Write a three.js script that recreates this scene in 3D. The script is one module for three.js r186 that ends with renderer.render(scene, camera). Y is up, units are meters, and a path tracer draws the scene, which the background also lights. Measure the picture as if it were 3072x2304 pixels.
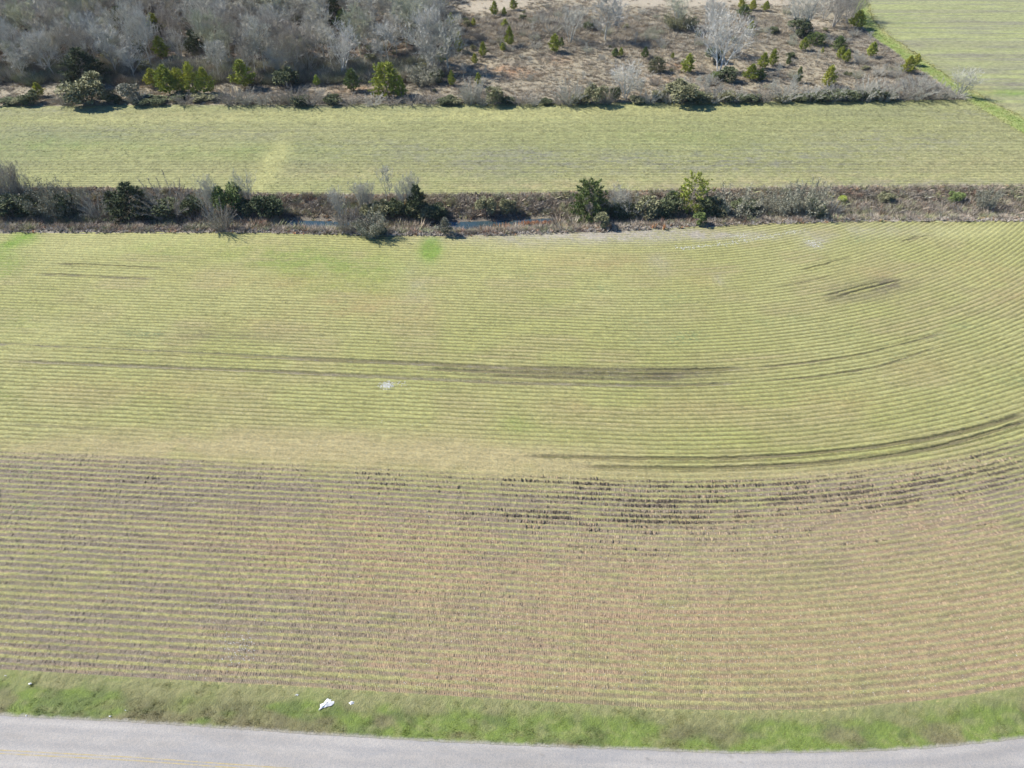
import * as THREE from 'three';
import { Sky } from 'three/addons/objects/Sky.js';
import { mergeGeometries } from 'three/addons/utils/BufferGeometryUtils.js';

// ---------------------------------------------------------------- camera, sky, sun, exposure
const scene = new THREE.Scene();
const EYE = 86.4, PITCH = 42.8 * Math.PI / 180, FOCAL = 2130;          // drone height, tilt, focal length in photo pixels
const camera = new THREE.PerspectiveCamera(2 * Math.atan(1152 / FOCAL) * 180 / Math.PI, 4 / 3, 1, 6000);
camera.position.set(0, EYE, 0);
camera.rotation.set(-PITCH, 0, 0);
scene.add(camera);

const SUN_EL = 42 * Math.PI / 180, SUN_AZ = 20 * Math.PI / 180;        // the sun stands to the left and a little beyond the fields
const toSun = new THREE.Vector3(-Math.cos(SUN_EL) * Math.cos(SUN_AZ), Math.sin(SUN_EL), -Math.cos(SUN_EL) * Math.sin(SUN_AZ));
const sky = new Sky();
sky.name = 'sky'; sky.scale.setScalar(5000); sky.userData.kind = 'structure';
sky.material.uniforms.sunPosition.value.copy(toSun);
sky.material.uniforms.turbidity.value = 2.5;
sky.material.uniforms.rayleigh.value = 1.2;
sky.material.uniforms.mieCoefficient.value = 0.004;
sky.material.uniforms.cloudCoverage.value = 0;
scene.add(sky);
scene.environmentIntensity = 0.11;
const sun = new THREE.DirectionalLight(new THREE.Color(1, 0.94, 0.83), 4.4);
sun.position.copy(toSun).multiplyScalar(600).add(new THREE.Vector3(0, 0, -170));
sun.target.position.set(0, 0, -170);
sun.castShadow = true;
Object.assign(sun.shadow.camera, { left: -330, right: 330, top: 260, bottom: -260, near: 10, far: 1400 });
sun.shadow.mapSize.set(4096, 4096);
scene.add(sun, sun.target);
const renderer = new THREE.WebGLRenderer({ antialias: true });
renderer.toneMapping = THREE.LinearToneMapping;
renderer.toneMappingExposure = 1.9;
renderer.shadowMap.enabled = true;
scene.fog = new THREE.FogExp2(new THREE.Color(0.76, 0.8, 0.86), 0.00004);                              // thin winter haze over the far wood
const GAIN = 1.75;                                                     // how much brighter than its base colour a sunlit level surface shows

// ---------------------------------------------------------------- helpers
function rngOf(seed) { let a = seed >>> 0; return () => { a = (a + 0x6D2B79F5) | 0; let t = Math.imul(a ^ (a >>> 15), 1 | a); t = (t + Math.imul(t ^ (t >>> 7), 61 | t)) ^ t; return ((t ^ (t >>> 14)) >>> 0) / 4294967296; }; }
function h2(ix, iy, s) { let h = (Math.imul(ix, 374761393) + Math.imul(iy, 668265263) + Math.imul(s, 2147483647 ^ 0x5bd1e995)) | 0; h = Math.imul(h ^ (h >>> 13), 1274126177); h ^= h >>> 16; return (h >>> 0) / 4294967296; }
function vn(x, y, s = 0) {                                             // value noise, 0..1
  const ix = Math.floor(x), iy = Math.floor(y); let fx = x - ix, fy = y - iy;
  fx = fx * fx * (3 - 2 * fx); fy = fy * fy * (3 - 2 * fy);
  const a = h2(ix, iy, s), b = h2(ix + 1, iy, s), c = h2(ix, iy + 1, s), d = h2(ix + 1, iy + 1, s);
  return a + (b - a) * fx + (c - a) * fy + (a - b - c + d) * fx * fy;
}
function fbm(x, y, s, o = 3) { let v = 0, a = 0.5, n = 0; for (let i = 0; i < o; i++) { v += a * vn(x, y, s + i); n += a; x *= 2.03; y *= 2.03; a *= 0.5; } return v / n; }
const clamp = (v, a = 0, b = 1) => v < a ? a : v > b ? b : v;
const sstep = (a, b, v) => { const t = clamp((v - a) / (b - a)); return t * t * (3 - 2 * t); };
const lerp = (a, b, t) => a + (b - a) * t;
const lin1 = c => { c /= 255; return c <= 0.04045 ? c / 12.92 : Math.pow((c + 0.055) / 1.055, 2.4); };
const alb = (r, g, b, k = GAIN) => [lin1(r) / k, lin1(g) / k, lin1(b) / k];   // base colour of a surface that shows so in full sun
const mixc = (a, b, t) => [a[0] + (b[0] - a[0]) * t, a[1] + (b[1] - a[1]) * t, a[2] + (b[2] - a[2]) * t];
const sp = Math.sin(PITCH), cp = Math.cos(PITCH);
function ground0(px, py, h = 0) {                                      // photo pixel -> point on the level h
  const u = (px - 1536) / FOCAL, v = (py - 1152) / FOCAL, dy = -sp - v * cp, dz = -cp + v * sp, t = (EYE - h) / -dy;
  return [u * t, dz * t];
}
function pxOf(x, y, z) { const yr = y - EYE, fw = -yr * sp - z * cp, dn = -yr * cp + z * sp; return [1536 + FOCAL * x / fw, 1152 + FOCAL * dn / fw]; }
function polyX(pts, h = 0) {                                           // pixel polyline -> function d(x): distance ahead at x
  const w = pts.map(p => ground0(p[0], p[1], h)).sort((a, b) => a[0] - b[0]);
  return x => {
    let i = 0; while (i < w.length - 2 && x > w[i + 1][0]) i++;
    const [x0, z0] = w[i], [x1, z1] = w[i + 1]; let t = (x - x0) / (x1 - x0);
    t = clamp(t, -1.2, 2.2);
    return -(z0 + (z1 - z0) * t);
  };
}
const taken = {};
function numbered(n) { const k = taken[n] = (taken[n] ?? -1) + 1; return k ? n + '_' + String(k).padStart(3, '0') : n; }
function tag(o, label, category, group, kind) { if (label) o.userData.label = label; if (category) o.userData.category = category; if (group) o.userData.group = group; if (kind) o.userData.kind = kind; return o; }
function sheet(name, geo, mat, label, cat) { const m = new THREE.Mesh(geo, mat); m.name = name; m.castShadow = m.receiveShadow = true; m.userData.kind = 'structure'; if (label) m.userData.label = label; if (cat) m.userData.category = cat; scene.add(m); return m; }
function geoOf(pos, idx, col, uv) {
  const g = new THREE.BufferGeometry();
  g.setAttribute('position', new THREE.Float32BufferAttribute(pos, 3));
  if (col) g.setAttribute('color', new THREE.Float32BufferAttribute(col, 3));
  if (uv) g.setAttribute('uv', new THREE.Float32BufferAttribute(uv, 2));
  g.setIndex(idx); g.computeVertexNormals(); return g;
}
// tile textures: soil-and-residue grain (colour) and clods (relief), both seamless
function pvn(x, y, P, s) { const ix = Math.floor(x), iy = Math.floor(y); let fx = x - ix, fy = y - iy; fx = fx * fx * (3 - 2 * fx); fy = fy * fy * (3 - 2 * fy); const m = (v) => ((v % P) + P) % P; const a = h2(m(ix), m(iy), s), b = h2(m(ix + 1), m(iy), s), c = h2(m(ix), m(iy + 1), s), d = h2(m(ix + 1), m(iy + 1), s); return a + (b - a) * fx + (c - a) * fy + (a - b - c + d) * fx * fy; }
function texture(N, fn, srgb) {
  const d = new Uint8Array(N * N * 4);
  for (let j = 0; j < N; j++) for (let i = 0; i < N; i++) { const c = fn(i / N, j / N), k = (j * N + i) * 4; d[k] = clamp(c[0]) * 255; d[k + 1] = clamp(c[1]) * 255; d[k + 2] = clamp(c[2]) * 255; d[k + 3] = 255; }
  const t = new THREE.DataTexture(d, N, N); t.wrapS = t.wrapT = THREE.RepeatWrapping; t.magFilter = THREE.LinearFilter; if (srgb) t.colorSpace = THREE.SRGBColorSpace; t.needsUpdate = true; return t;
}
const grainTex = texture(1024, (u, v) => {                             // 12 m tile
  const a = pvn(u * 256, v * 256, 256, 3), b = pvn(u * 96, v * 96, 96, 5), c = pvn(u * 36, v * 36, 36, 9), f = pvn(u * 420, v * 420, 420, 11);
  let g = 0.74 + 0.26 * (a - 0.5) + 0.22 * (b - 0.5) + 0.14 * (c - 0.5);
  const k = f > 0.86 ? (f - 0.86) * 2.2 : f < 0.13 ? (f - 0.13) * 3 : 0;
  g += k; const w = 0.05 * (b - 0.5) + 0.04 * (c - 0.5);
  return [g + w, g, g - w * 1.3];
}, false);
const clodTex = texture(1024, (u, v) => {                              // 12 m tile, ridges pressed across the rows plus loose clods
  const wob = pvn(u * 40, v * 40, 40, 21) * 2.2, comb = 0.5 + 0.5 * Math.sin(2 * Math.PI * (u * 54) + wob);
  const a = pvn(u * 150, v * 150, 150, 23), b = pvn(u * 330, v * 330, 330, 25), m = pvn(u * 14, v * 14, 14, 27);
  const h = 0.34 * comb * m + 0.42 * a + 0.24 * b; return [h, h, h];
}, false);
const softTex = texture(512, (u, v) => { const h = 0.5 * pvn(u * 60, v * 60, 60, 31) + 0.5 * pvn(u * 140, v * 140, 140, 33); return [h, h, h]; }, false);

// ---------------------------------------------------------------- the lie of the land
const dS = polyX([[-120, 697], [0, 697], [380, 697], [768, 697], [1100, 704], [1400, 708], [1700, 699], [2000, 684], [2304, 670], [2600, 663], [3072, 662], [3200, 662]]);   // near edge of the ditch strip
const dN = polyX([[-120, 562], [0, 562], [500, 566], [768, 582], [1200, 585], [1536, 582], [2000, 573], [2304, 564], [3072, 558], [3200, 557]]);   // its far edge
const dU = polyX([[-150, 319], [0, 318], [768, 313], [1536, 311], [2304, 305], [2900, 298], [3000, 297]]);       // far edge of the upper field
const dR = polyX([[-200, 2133], [0, 2144], [450, 2167], [900, 2198], [1300, 2222], [1700, 2240], [2222, 2258], [2586, 2252], [2803, 2241], [3072, 2213], [3300, 2186]]);  // road edge
const strip = [[2560, -60], [2572, 0], [2590, 60], [2625, 98], [2680, 138], [2740, 182], [2800, 222], [2860, 260], [2920, 296], [2980, 326], [3040, 358], [3120, 404]].map(p => ground0(...p));
function xB(d) { let i = 0; while (i < strip.length - 2 && d < -strip[i + 1][1]) i++; const [x0, z0] = strip[i], [x1, z1] = strip[i + 1]; return x0 + (x1 - x0) * (-d - z0) / (z1 - z0); }
const C0 = [27.675, -249.85], TH = -3.39 * Math.PI / 180, UX = Math.cos(TH), UZ = -Math.sin(TH), NX = -Math.sin(TH), NZ = -Math.cos(TH), RREF = 190;
function toRow(x, z) {                                                 // world -> (along the rows, across the rows)
  const dx = C0[0] - x, dz = C0[1] - z, al = -(dx * UX + dz * UZ), pe = dx * NX + dz * NZ;
  return al < 0 ? [al, pe] : [Math.atan2(al, pe) * RREF, Math.hypot(al, pe)];
}
function fromRow(s, t) {
  let al, pe; if (s < 0) { al = s; pe = t; } else { const a = s / RREF; al = t * Math.sin(a); pe = t * Math.cos(a); }
  return [C0[0] + al * UX - pe * NX, C0[1] + al * UZ - pe * NZ];
}
const T_END = 214.4, ROW = 0.965;
function fieldEdge(x) { let lo = 20, hi = 70; for (let i = 0; i < 24; i++) { const m = (lo + hi) / 2; if (toRow(x, -m)[1] > T_END) lo = m; else hi = m; } return lo; }
const WATER = -1.9;
function ditch(x, d) {
  const a = dS(x), b = dN(x), w = b - a, u = d - a; if (u < 0 || u > w) return 0;
  const m = 0.42 * w + 0.8 * Math.sin(x * 0.045), e = 0.9;
  const k = u < m - e ? sstep(0.2, m - e, u) : u > m + e ? 1 - sstep(m + e, w - 0.2, u) : 1;
  return -2.15 * k;
}
function groundY(x, z) {
  const d = -z; let y = ditch(x, d) + 0.16 * (fbm(x * 0.35, z * 0.35, 41, 3) - 0.5);
  if (d > dU(x) && x < xB(d)) y += 0.5 * (fbm(x * 0.06, z * 0.06, 44, 2) - 0.5) * sstep(0, 15, d - dU(x));
  return y;
}
function at(px, py) { let h = 0, p; for (let i = 0; i < 4; i++) { p = ground0(px, py, h); h = groundY(p[0], p[1]); } return [p[0], h, p[1]]; }
const inView = (x, z, m) => { const q = pxOf(x, 0, z); return q[0] > -m && q[0] < 3072 + m && q[1] > -m && q[1] < 2304 + m; };
const blobs = list => list.map(([px, py, rx, rz, k, amt, n = 1]) => { const [x, z] = ground0(px, py); return { x, z, rx, rz, k, amt, n }; });
function blobSum(list, x, z, out) {
  for (const b of list) {
    const u = (x - b.x) / b.rx, v = (z - b.z) / b.rz, q = u * u + v * v; if (q > 4) continue;
    const e = Math.exp(-q * 1.6) * (1 + b.n * (vn(x * 0.35, z * 0.5, 61) - 0.5) * 1.6); out[b.k] = (out[b.k] || 0) + b.amt * Math.max(0, e);
  }
  return out;
}

// ---------------------------------------------------------------- ground sheet
const K = {
  crop: alb(208, 205, 138), cropDeep: alb(186, 188, 108), olive: alb(140, 137, 82), straw: alb(202, 188, 138), soil: alb(156, 142, 124), soilRed: alb(186, 158, 128), wet: alb(80, 70, 60), rutFloor: alb(166, 156, 138),
  green: alb(136, 172, 62), greenBlue: alb(148, 164, 110), pale: alb(206, 196, 186), rust: alb(200, 174, 122), tanCrop: alb(188, 178, 128), lowCrop: alb(186, 182, 122),
  dry: alb(188, 176, 150), dryPale: alb(206, 193, 166), brush: alb(150, 141, 127), broom: alb(206, 160, 118), litter: alb(142, 124, 106), sand: alb(212, 198, 174), mud: alb(116, 105, 94),
};
const scrubBlobs = blobs([
  [1460, 22, 16, 10, 'sand', 1.2, 0.4], [1530, 8, 14, 8, 'sand', 1.0, 0.4], [1950, 8, 34, 8, 'sand', 1.1, 0.4], [2150, 0, 34, 10, 'sand', 1.1, 0.4], [2380, 5, 16, 10, 'sand', 0.9, 0.4], [2445, 70, 7, 8, 'sand', 1.0, 0.4], [2590, 82, 5, 3, 'sand', 0.8, 0.3],
  [2200, 200, 13, 7, 'pale', 1.1, 0.6], [1560, 260, 22, 8, 'pale', 0.9, 0.8], [1420, 200, 16, 9, 'pale', 0.7], [1700, 205, 26, 9, 'pale', 0.6], [2430, 215, 12, 9, 'pale', 0.7], [60, 275, 26, 6, 'pale', 0.7], [150, 262, 14, 6, 'pale', 0.9], [1060, 262, 20, 8, 'pale', 0.6], [640, 275, 20, 6, 'pale', 0.6],
  [1510, 207, 10, 5, 'broom', 0.6], [2035, 198, 9, 5, 'broom', 0.6], [1560, 225, 10, 5, 'broom', 0.5], [1060, 270, 9, 5, 'broom', 0.5], [2000, 240, 12, 6, 'broom', 0.4], [1680, 180, 6, 7, 'broom', 0.5],
  [1500, 95, 30, 22, 'brush', 0.9], [1850, 95, 34, 22, 'brush', 0.8], [1650, 70, 26, 16, 'brush', 0.7], [2000, 130, 20, 10, 'brush', 0.5], [2330, 90, 22, 22, 'brush', 0.6], [2650, 215, 14, 16, 'brush', 0.5], [2720, 260, 14, 12, 'brush', 0.7],
]);
const inForest = (x, d) => { const q = pxOf(x, 0, -d); return q[0] < 1330 + 22 * Math.sin(d * 0.21) && q[1] < 252 - 0.012 * q[0] + 14 * (vn(x * 0.06, 1, 71) - 0.5); };
function groundColor(x, z) {
  const d = -z, n = fbm(x * 0.12, z * 0.12, 51, 3), f = vn(x * 0.9, z * 0.9, 54);
  const a = dS(x), b = dN(x);
  if (d > a - 1.5 && d < b + 1.5) {                                    // ditch strip
    const u = (d - a) / (b - a); let c = mixc(K.brush, K.mud, 0.5 * f);
    c = mixc(c, K.dry, sstep(0.45, 0.75, n) * 0.6);
    if (u < 0.12) c = mixc(c, K.pale, 0.6 * sstep(0.12, 0, u) * f); return c;
  }
  const xb = xB(d);
  if (d > dU(x) - 1 && x < xb - 2.5) {
    const o = blobSum(scrubBlobs, x, z, {}); let c;
    if (inForest(x, d)) { c = mixc(K.litter, K.dry, sstep(0.4, 0.8, n) * 0.7); return c; }
    c = mixc(K.dry, K.brush, sstep(0.42, 0.72, n) * 0.75); c = mixc(c, K.brush, clamp(o.brush || 0) * 0.7);
    c = mixc(c, K.dryPale, clamp(o.pale || 0) * (0.4 + 0.6 * f)); c = mixc(c, K.broom, clamp(o.broom || 0) * 0.8); c = mixc(c, K.sand, clamp(o.sand || 0));
    return c;
  }
  if (d > 195 && Math.abs(x - xb) < 8) { const e = sstep(6, 2, Math.abs(x - xb + 0.5) + 3 * (n - 0.5)); return mixc(K.crop, alb(152, 182, 84), e * (0.3 + 0.6 * f)); }
  if (d > 100) return mixc(K.crop, K.olive, n * 0.6);
  return mixc(K.olive, K.soil, n * 0.7);
}
function baseDrop(x, d) {                                              // the sheet lies a little lower under fields, verge and road
  const a = dS(x), b = dN(x), u = dU(x), xb = xB(d);
  let out = 99;
  if (d <= a) out = a - d; else if (d < b) out = -Math.min(d - a, b - d); else if (d <= u && x < xb) out = Math.min(d - b, u - d, xb - x - 3); else if (d > u && x < xb) out = -Math.min(d - u, xb - x); else out = Math.min(x - xb - 3, 50);
  return -0.16 * sstep(0.0, 1.2, out);
}
{
  const ax = (list) => { const o = []; for (const [a, b, s] of list) for (let v = a; v < b - 1e-6; v += s) o.push(v); o.push(list[list.length - 1][1]); return o; };
  const xs = ax([[-2400, -700, 170], [-700, -300, 40], [-300, -240, 6], [-240, 240, 1], [240, 300, 6], [300, 700, 40], [700, 2400, 170]]);
  const ds = ax([[-1500, -100, 140], [-100, 20, 20], [20, 140, 4], [140, 172, 0.45], [172, 214, 3], [214, 340, 1], [340, 400, 4], [400, 800, 40], [800, 3600, 200]]);
  const nx = xs.length, nd = ds.length, pos = new Float32Array(nx * nd * 3), col = new Float32Array(nx * nd * 3), uv = new Float32Array(nx * nd * 2), idx = [];
  for (let j = 0; j < nd; j++) for (let i = 0; i < nx; i++) {
    const x = xs[i], d = ds[j], k = j * nx + i; let y = groundY(x, -d) + baseDrop(x, d);
    if (d < 60) y = Math.min(y, -0.3); 
    pos.set([x, y, -d], k * 3); col.set(groundColor(x, -d).map(v => v * 1.3), k * 3); uv.set([x / 12, d / 12], k * 2);
    if (i && j) idx.push(k - nx - 1, k - nx, k, k - nx - 1, k, k - 1);
  }
  sheet('ground', geoOf(pos, idx, col, uv), new THREE.MeshStandardMaterial({ vertexColors: true, map: grainTex, bumpMap: softTex, bumpScale: 0.12, roughness: 1 }), 'brown and straw coloured ground of the ditch banks, scrub and wood', 'ground');
}

// ---------------------------------------------------------------- near field: rows that run straight, then bend away to the right
const fieldBlobs = blobs([
  [1292, 745, 2.8, 6, 'green', 1.7, 0.4], [880, 785, 17, 7, 'greenSoft', 0.9], [1050, 810, 14, 6, 'greenSoft', 0.8], [560, 745, 20, 6, 'greenSoft', 0.55], [1150, 862, 12, 4, 'greenSoft', 0.5], [960, 868, 8, 3, 'greenSoft', 0.5],
  [20, 745, 4, 12, 'green', 0.55, 1], [70, 715, 5, 4, 'green', 0.55, 1], [30, 800, 5, 8, 'greenSoft', 0.8, 0.5], [60, 960, 8, 6, 'greenSoft', 0.3], [10, 1190, 4, 3, 'greenSoft', 0.5], [1565, 1268, 4, 3, 'greenSoft', 0.5],
  [1575, 826, 3, 2.5, 'blue', 0.9], [1800, 862, 3, 2, 'blue', 1.0], [2010, 900, 5, 5, 'blue', 0.6], [1920, 975, 7, 4, 'blue', 0.5], [2040, 1013, 6, 3, 'blue', 1.0], [1925, 1022, 2.5, 2, 'blue', 0.9], [1635, 925, 3, 2, 'blue', 0.7], [1736, 935, 2, 2, 'blue', 0.8], [440, 997, 7, 2.5, 'blue', 0.8], [2570, 1010, 3, 2, 'blue', 0.7], [2690, 1070, 3, 2, 'blue', 0.9], [2830, 1010, 4, 2, 'blue', 0.8], [2900, 980, 4, 2, 'blue', 0.7], [3040, 1140, 4, 2, 'blue', 0.9], [3000, 1115, 3, 2, 'blue', 0.6], [2390, 955, 3, 2, 'blue', 0.6], [90, 1415, 4, 3, 'blue', 0.5], [85, 1520, 4, 2, 'blue', 0.5], [2560, 712, 5, 3, 'blue', 0.8], [2300, 965, 3, 2, 'blue', 0.6],
  [1130, 880, 16, 7, 'rust', 0.6], [950, 845, 14, 6, 'rust', 0.6], [760, 830, 18, 6, 'rust', 0.55], [1080, 925, 12, 5, 'rust', 0.6], [1240, 945, 9, 5, 'rust', 0.45], [820, 970, 14, 5, 'rust', 0.4], [1700, 775, 14, 6, 'rust', 0.45], [1850, 790, 8, 6, 'rust', 0.5], [2080, 840, 9, 5, 'rust', 0.4], [2620, 820, 9, 4, 'rust', 0.5], [2950, 800, 12, 8, 'rust', 0.45], [3030, 880, 9, 6, 'rust', 0.45], [520, 1170, 14, 3, 'rust', 0.5], [250, 1160, 12, 3, 'rust', 0.4], [2500, 1200, 12, 4, 'rust', 0.5], [2750, 1100, 9, 4, 'rust', 0.4], [1700, 1220, 9, 3, 'rust', 0.45], [2100, 1230, 10, 3, 'rust', 0.4], [700, 745, 18, 6, 'rust', 0.35],
  [1650, 705, 28, 5, 'pale', 1.1, 0.6], [1950, 700, 22, 4, 'pale', 0.9, 0.6], [2200, 705, 24, 2.2, 'pale', 0.6, 0.8], [2440, 725, 4, 4, 'pale', 0.9], [2640, 690, 18, 4, 'pale', 0.35], [1978, 790, 3, 6, 'pale', 0.35], [1245, 855, 4, 10, 'pale', 0.25], [2170, 840, 2, 3, 'pale', 0.5],
  [2870, 697, 12, 4, 'lush', 0.9, 0.3], [2960, 690, 12, 3, 'lush', 0.8, 0.3], [540, 720, 26, 6, 'lush', 0.8, 0.4], [250, 745, 14, 6, 'lush', 0.5], [1530, 760, 20, 5, 'lush', 0.4], [100, 1000, 14, 9, 'lush', 0.4],
  [2620, 862, 8, 3.4, 'wet', 0.7, 0.9], [2560, 885, 6, 2.6, 'wet', 0.7], [2680, 848, 5, 2.5, 'wet', 0.7], [1500, 1118, 18, 2.2, 'wet', 0.35], [1850, 1124, 18, 2.6, 'wet', 0.5], [2100, 1120, 12, 2.2, 'wet', 0.35], [560, 1000, 16, 2.2, 'wet', 0.2], [750, 1010, 18, 2, 'wet', 0.25],
  [300, 1345, 36, 2.4, 'straw', 0.5], [800, 1330, 40, 4.4, 'straw', 1.1, 0.4], [1250, 1370, 30, 4, 'straw', 1.0, 0.4], [1600, 1400, 20, 4, 'straw', 0.9, 0.4], [2300, 1422, 26, 1.6, 'straw', 0.8, 0.4], [2750, 1395, 20, 1.8, 'straw', 0.8, 0.4],
]);
const soilBlobs = blobs([
  [150, 1400, 24, 6, 's', 0.95], [480, 1440, 22, 7, 's', 0.95], [250, 1520, 30, 7, 's', 0.95], [650, 1520, 22, 8, 's', 0.9], [900, 1560, 22, 8, 's', 0.95], [300, 1590, 26, 5, 's', 0.75], [1000, 1640, 26, 6, 's', 0.9], [500, 1610, 18, 5, 's', 0.7], [1350, 1600, 20, 8, 's', 0.7], [200, 1690, 24, 5, 's', 0.4], [800, 1740, 24, 5, 's', 0.6], [1300, 1740, 30, 8, 's', 0.75], [1800, 1700, 30, 8, 's', 0.6], [1700, 1530, 26, 6, 's', 0.5],
  [2300, 1560, 30, 6, 's', 0.6], [2800, 1500, 24, 8, 's', 0.7], [400, 1850, 26, 6, 's', 0.45], [1100, 1850, 26, 5, 's', 0.6], [1700, 1850, 26, 6, 's', 0.5], [900, 1990, 26, 3, 's', 0.6], [400, 1990, 20, 4, 's', 0.45], [1500, 2000, 24, 4, 's', 0.5],
  [2300, 1760, 34, 9, 'tan', 0.8], [2700, 1700, 26, 9, 'tan', 0.7], [2000, 1830, 30, 8, 'tan', 0.6], [1500, 1830, 26, 6, 'tan', 0.5], [2900, 1850, 22, 9, 'red', 0.8], [2500, 1990, 30, 5, 'red', 0.75], [2950, 2000, 18, 6, 'red', 0.9], [2000, 1920, 24, 5, 'red', 0.6], [1700, 2030, 26, 3, 'red', 0.6], [1300, 2020, 16, 3, 'red', 0.4], [2200, 1860, 26, 3, 'red', 0.45], [950, 1600, 20, 6, 'red', 0.5], [1250, 1680, 26, 8, 'red', 0.5], [1700, 1760, 30, 6, 'red', 0.35], [2850, 1600, 20, 6, 'red', 0.35],
  [2350, 1500, 18, 2.6, 'clod', 0.85], [2050, 1490, 24, 3.2, 'clod', 1.0], [1800, 1460, 18, 2.6, 'clod', 0.9], [1500, 1450, 20, 2.0, 'clod', 0.55], [2250, 1450, 22, 1.6, 'clod', 0.55], [1150, 1420, 16, 2.2, 'clod', 0.4], [2650, 1480, 20, 3.2, 'clod', 0.85], [2950, 1400, 16, 4.5, 'clod', 0.95], [2800, 1300, 16, 1.6, 'clod', 0.6], [3000, 1260, 10, 2.6, 'clod', 0.8], [2780, 1420, 16, 2.4, 'clod', 0.7], [1900, 1560, 26, 3.0, 'clod', 0.75], [2200, 1600, 22, 3.0, 'clod', 0.55], [1550, 1560, 18, 2.4, 'clod', 0.5], [1250, 1450, 16, 2, 'clod', 0.35], [600, 1430, 20, 3, 'clod', 0.3], [1750, 1640, 20, 2.4, 'clod', 0.35], [2900, 1560, 14, 2.5, 'clod', 0.4],
  [2500, 1650, 40, 14, 'tan', 0.75], [2300, 1900, 50, 12, 'tan', 0.9], [1600, 1950, 40, 8, 'tan', 0.6], [2900, 1750, 30, 14, 'tan', 0.7], [1200, 2030, 40, 5, 'tan', 0.4],
]);
const rutDefs = [                                                      // wheel tracks: pixels along them, half width, depth, how bare the floor is, how dark
  [[[-420, 1016], [0, 1034], [768, 1069], [1200, 1089], [1536, 1104], [1972, 1112], [2230, 1104]], 0.42, 0.19, 0.75, 0.22],
  [[[40, 1083], [390, 1098], [768, 1112], [1200, 1133], [1536, 1149], [1972, 1156], [2220, 1148]], 0.36, 0.16, 0.7, 0.18],
  [[[2270, 1102], [2410, 1089], [2519, 1074], [2608, 1058], [2718, 1030], [2842, 994]], 0.2, 0.15, 0.35, 0.55],
  [[[2300, 1142], [2460, 1128], [2620, 1103], [2693, 1083], [2817, 1038]], 0.18, 0.14, 0.3, 0.5],
  [[[1250, 1106], [1536, 1117], [1800, 1123], [2060, 1124]], 0.36, 0.17, 0.5, 0.6], [[[1450, 1126], [1700, 1134], [1950, 1137], [2060, 1137]], 0.3, 0.15, 0.4, 0.65],
  [[[1600, 1098], [1800, 1103], [1972, 1106], [2230, 1103]], 0.14, 0.12, 0.1, 0.7],
  [[[160, 791], [330, 797], [500, 806]], 0.3, 0.2, 0.5, 0.75], [[[100, 822], [200, 825], [330, 831], [470, 837]], 0.26, 0.17, 0.5, 0.6],
  [[[1560, 1368], [1800, 1373], [1972, 1375], [2270, 1371], [2469, 1357], [2618, 1340], [2817, 1309], [2967, 1274], [3090, 1236]], 0.28, 0.22, 0.25, 0.85],
  [[[1720, 1399], [1900, 1403], [1972, 1404], [2270, 1399], [2469, 1388], [2668, 1366], [2817, 1339], [2967, 1299], [3090, 1257]], 0.28, 0.22, 0.25, 0.85],
  [[[2400, 812], [2479, 792], [2564, 767]], 0.26, 0.17, 0.1, 0.55], [[[2320, 862], [2420, 845], [2500, 825]], 0.22, 0.14, 0.1, 0.4], [[[2460, 893], [2560, 866], [2660, 838]], 0.34, 0.16, 0.15, 0.4], [[[2470, 905], [2580, 872], [2710, 838]], 0.34, 0.16, 0.15, 0.4], [[[2690, 726], [2808, 703]], 0.3, 0.16, 0.2, 0.45], [[[2720, 716], [2780, 706]], 0.26, 0.14, 0.2, 0.35],
  [[[0, 1271], [150, 1277], [320, 1288]], 0.22, 0.12, 0.2, 0.4],
].map(([pts, w, dep, bare, dark]) => ({ p: pts.map(q => { const [x, z] = ground0(...q); return toRow(x, z); }), w, dep, bare, dark }));
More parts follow.
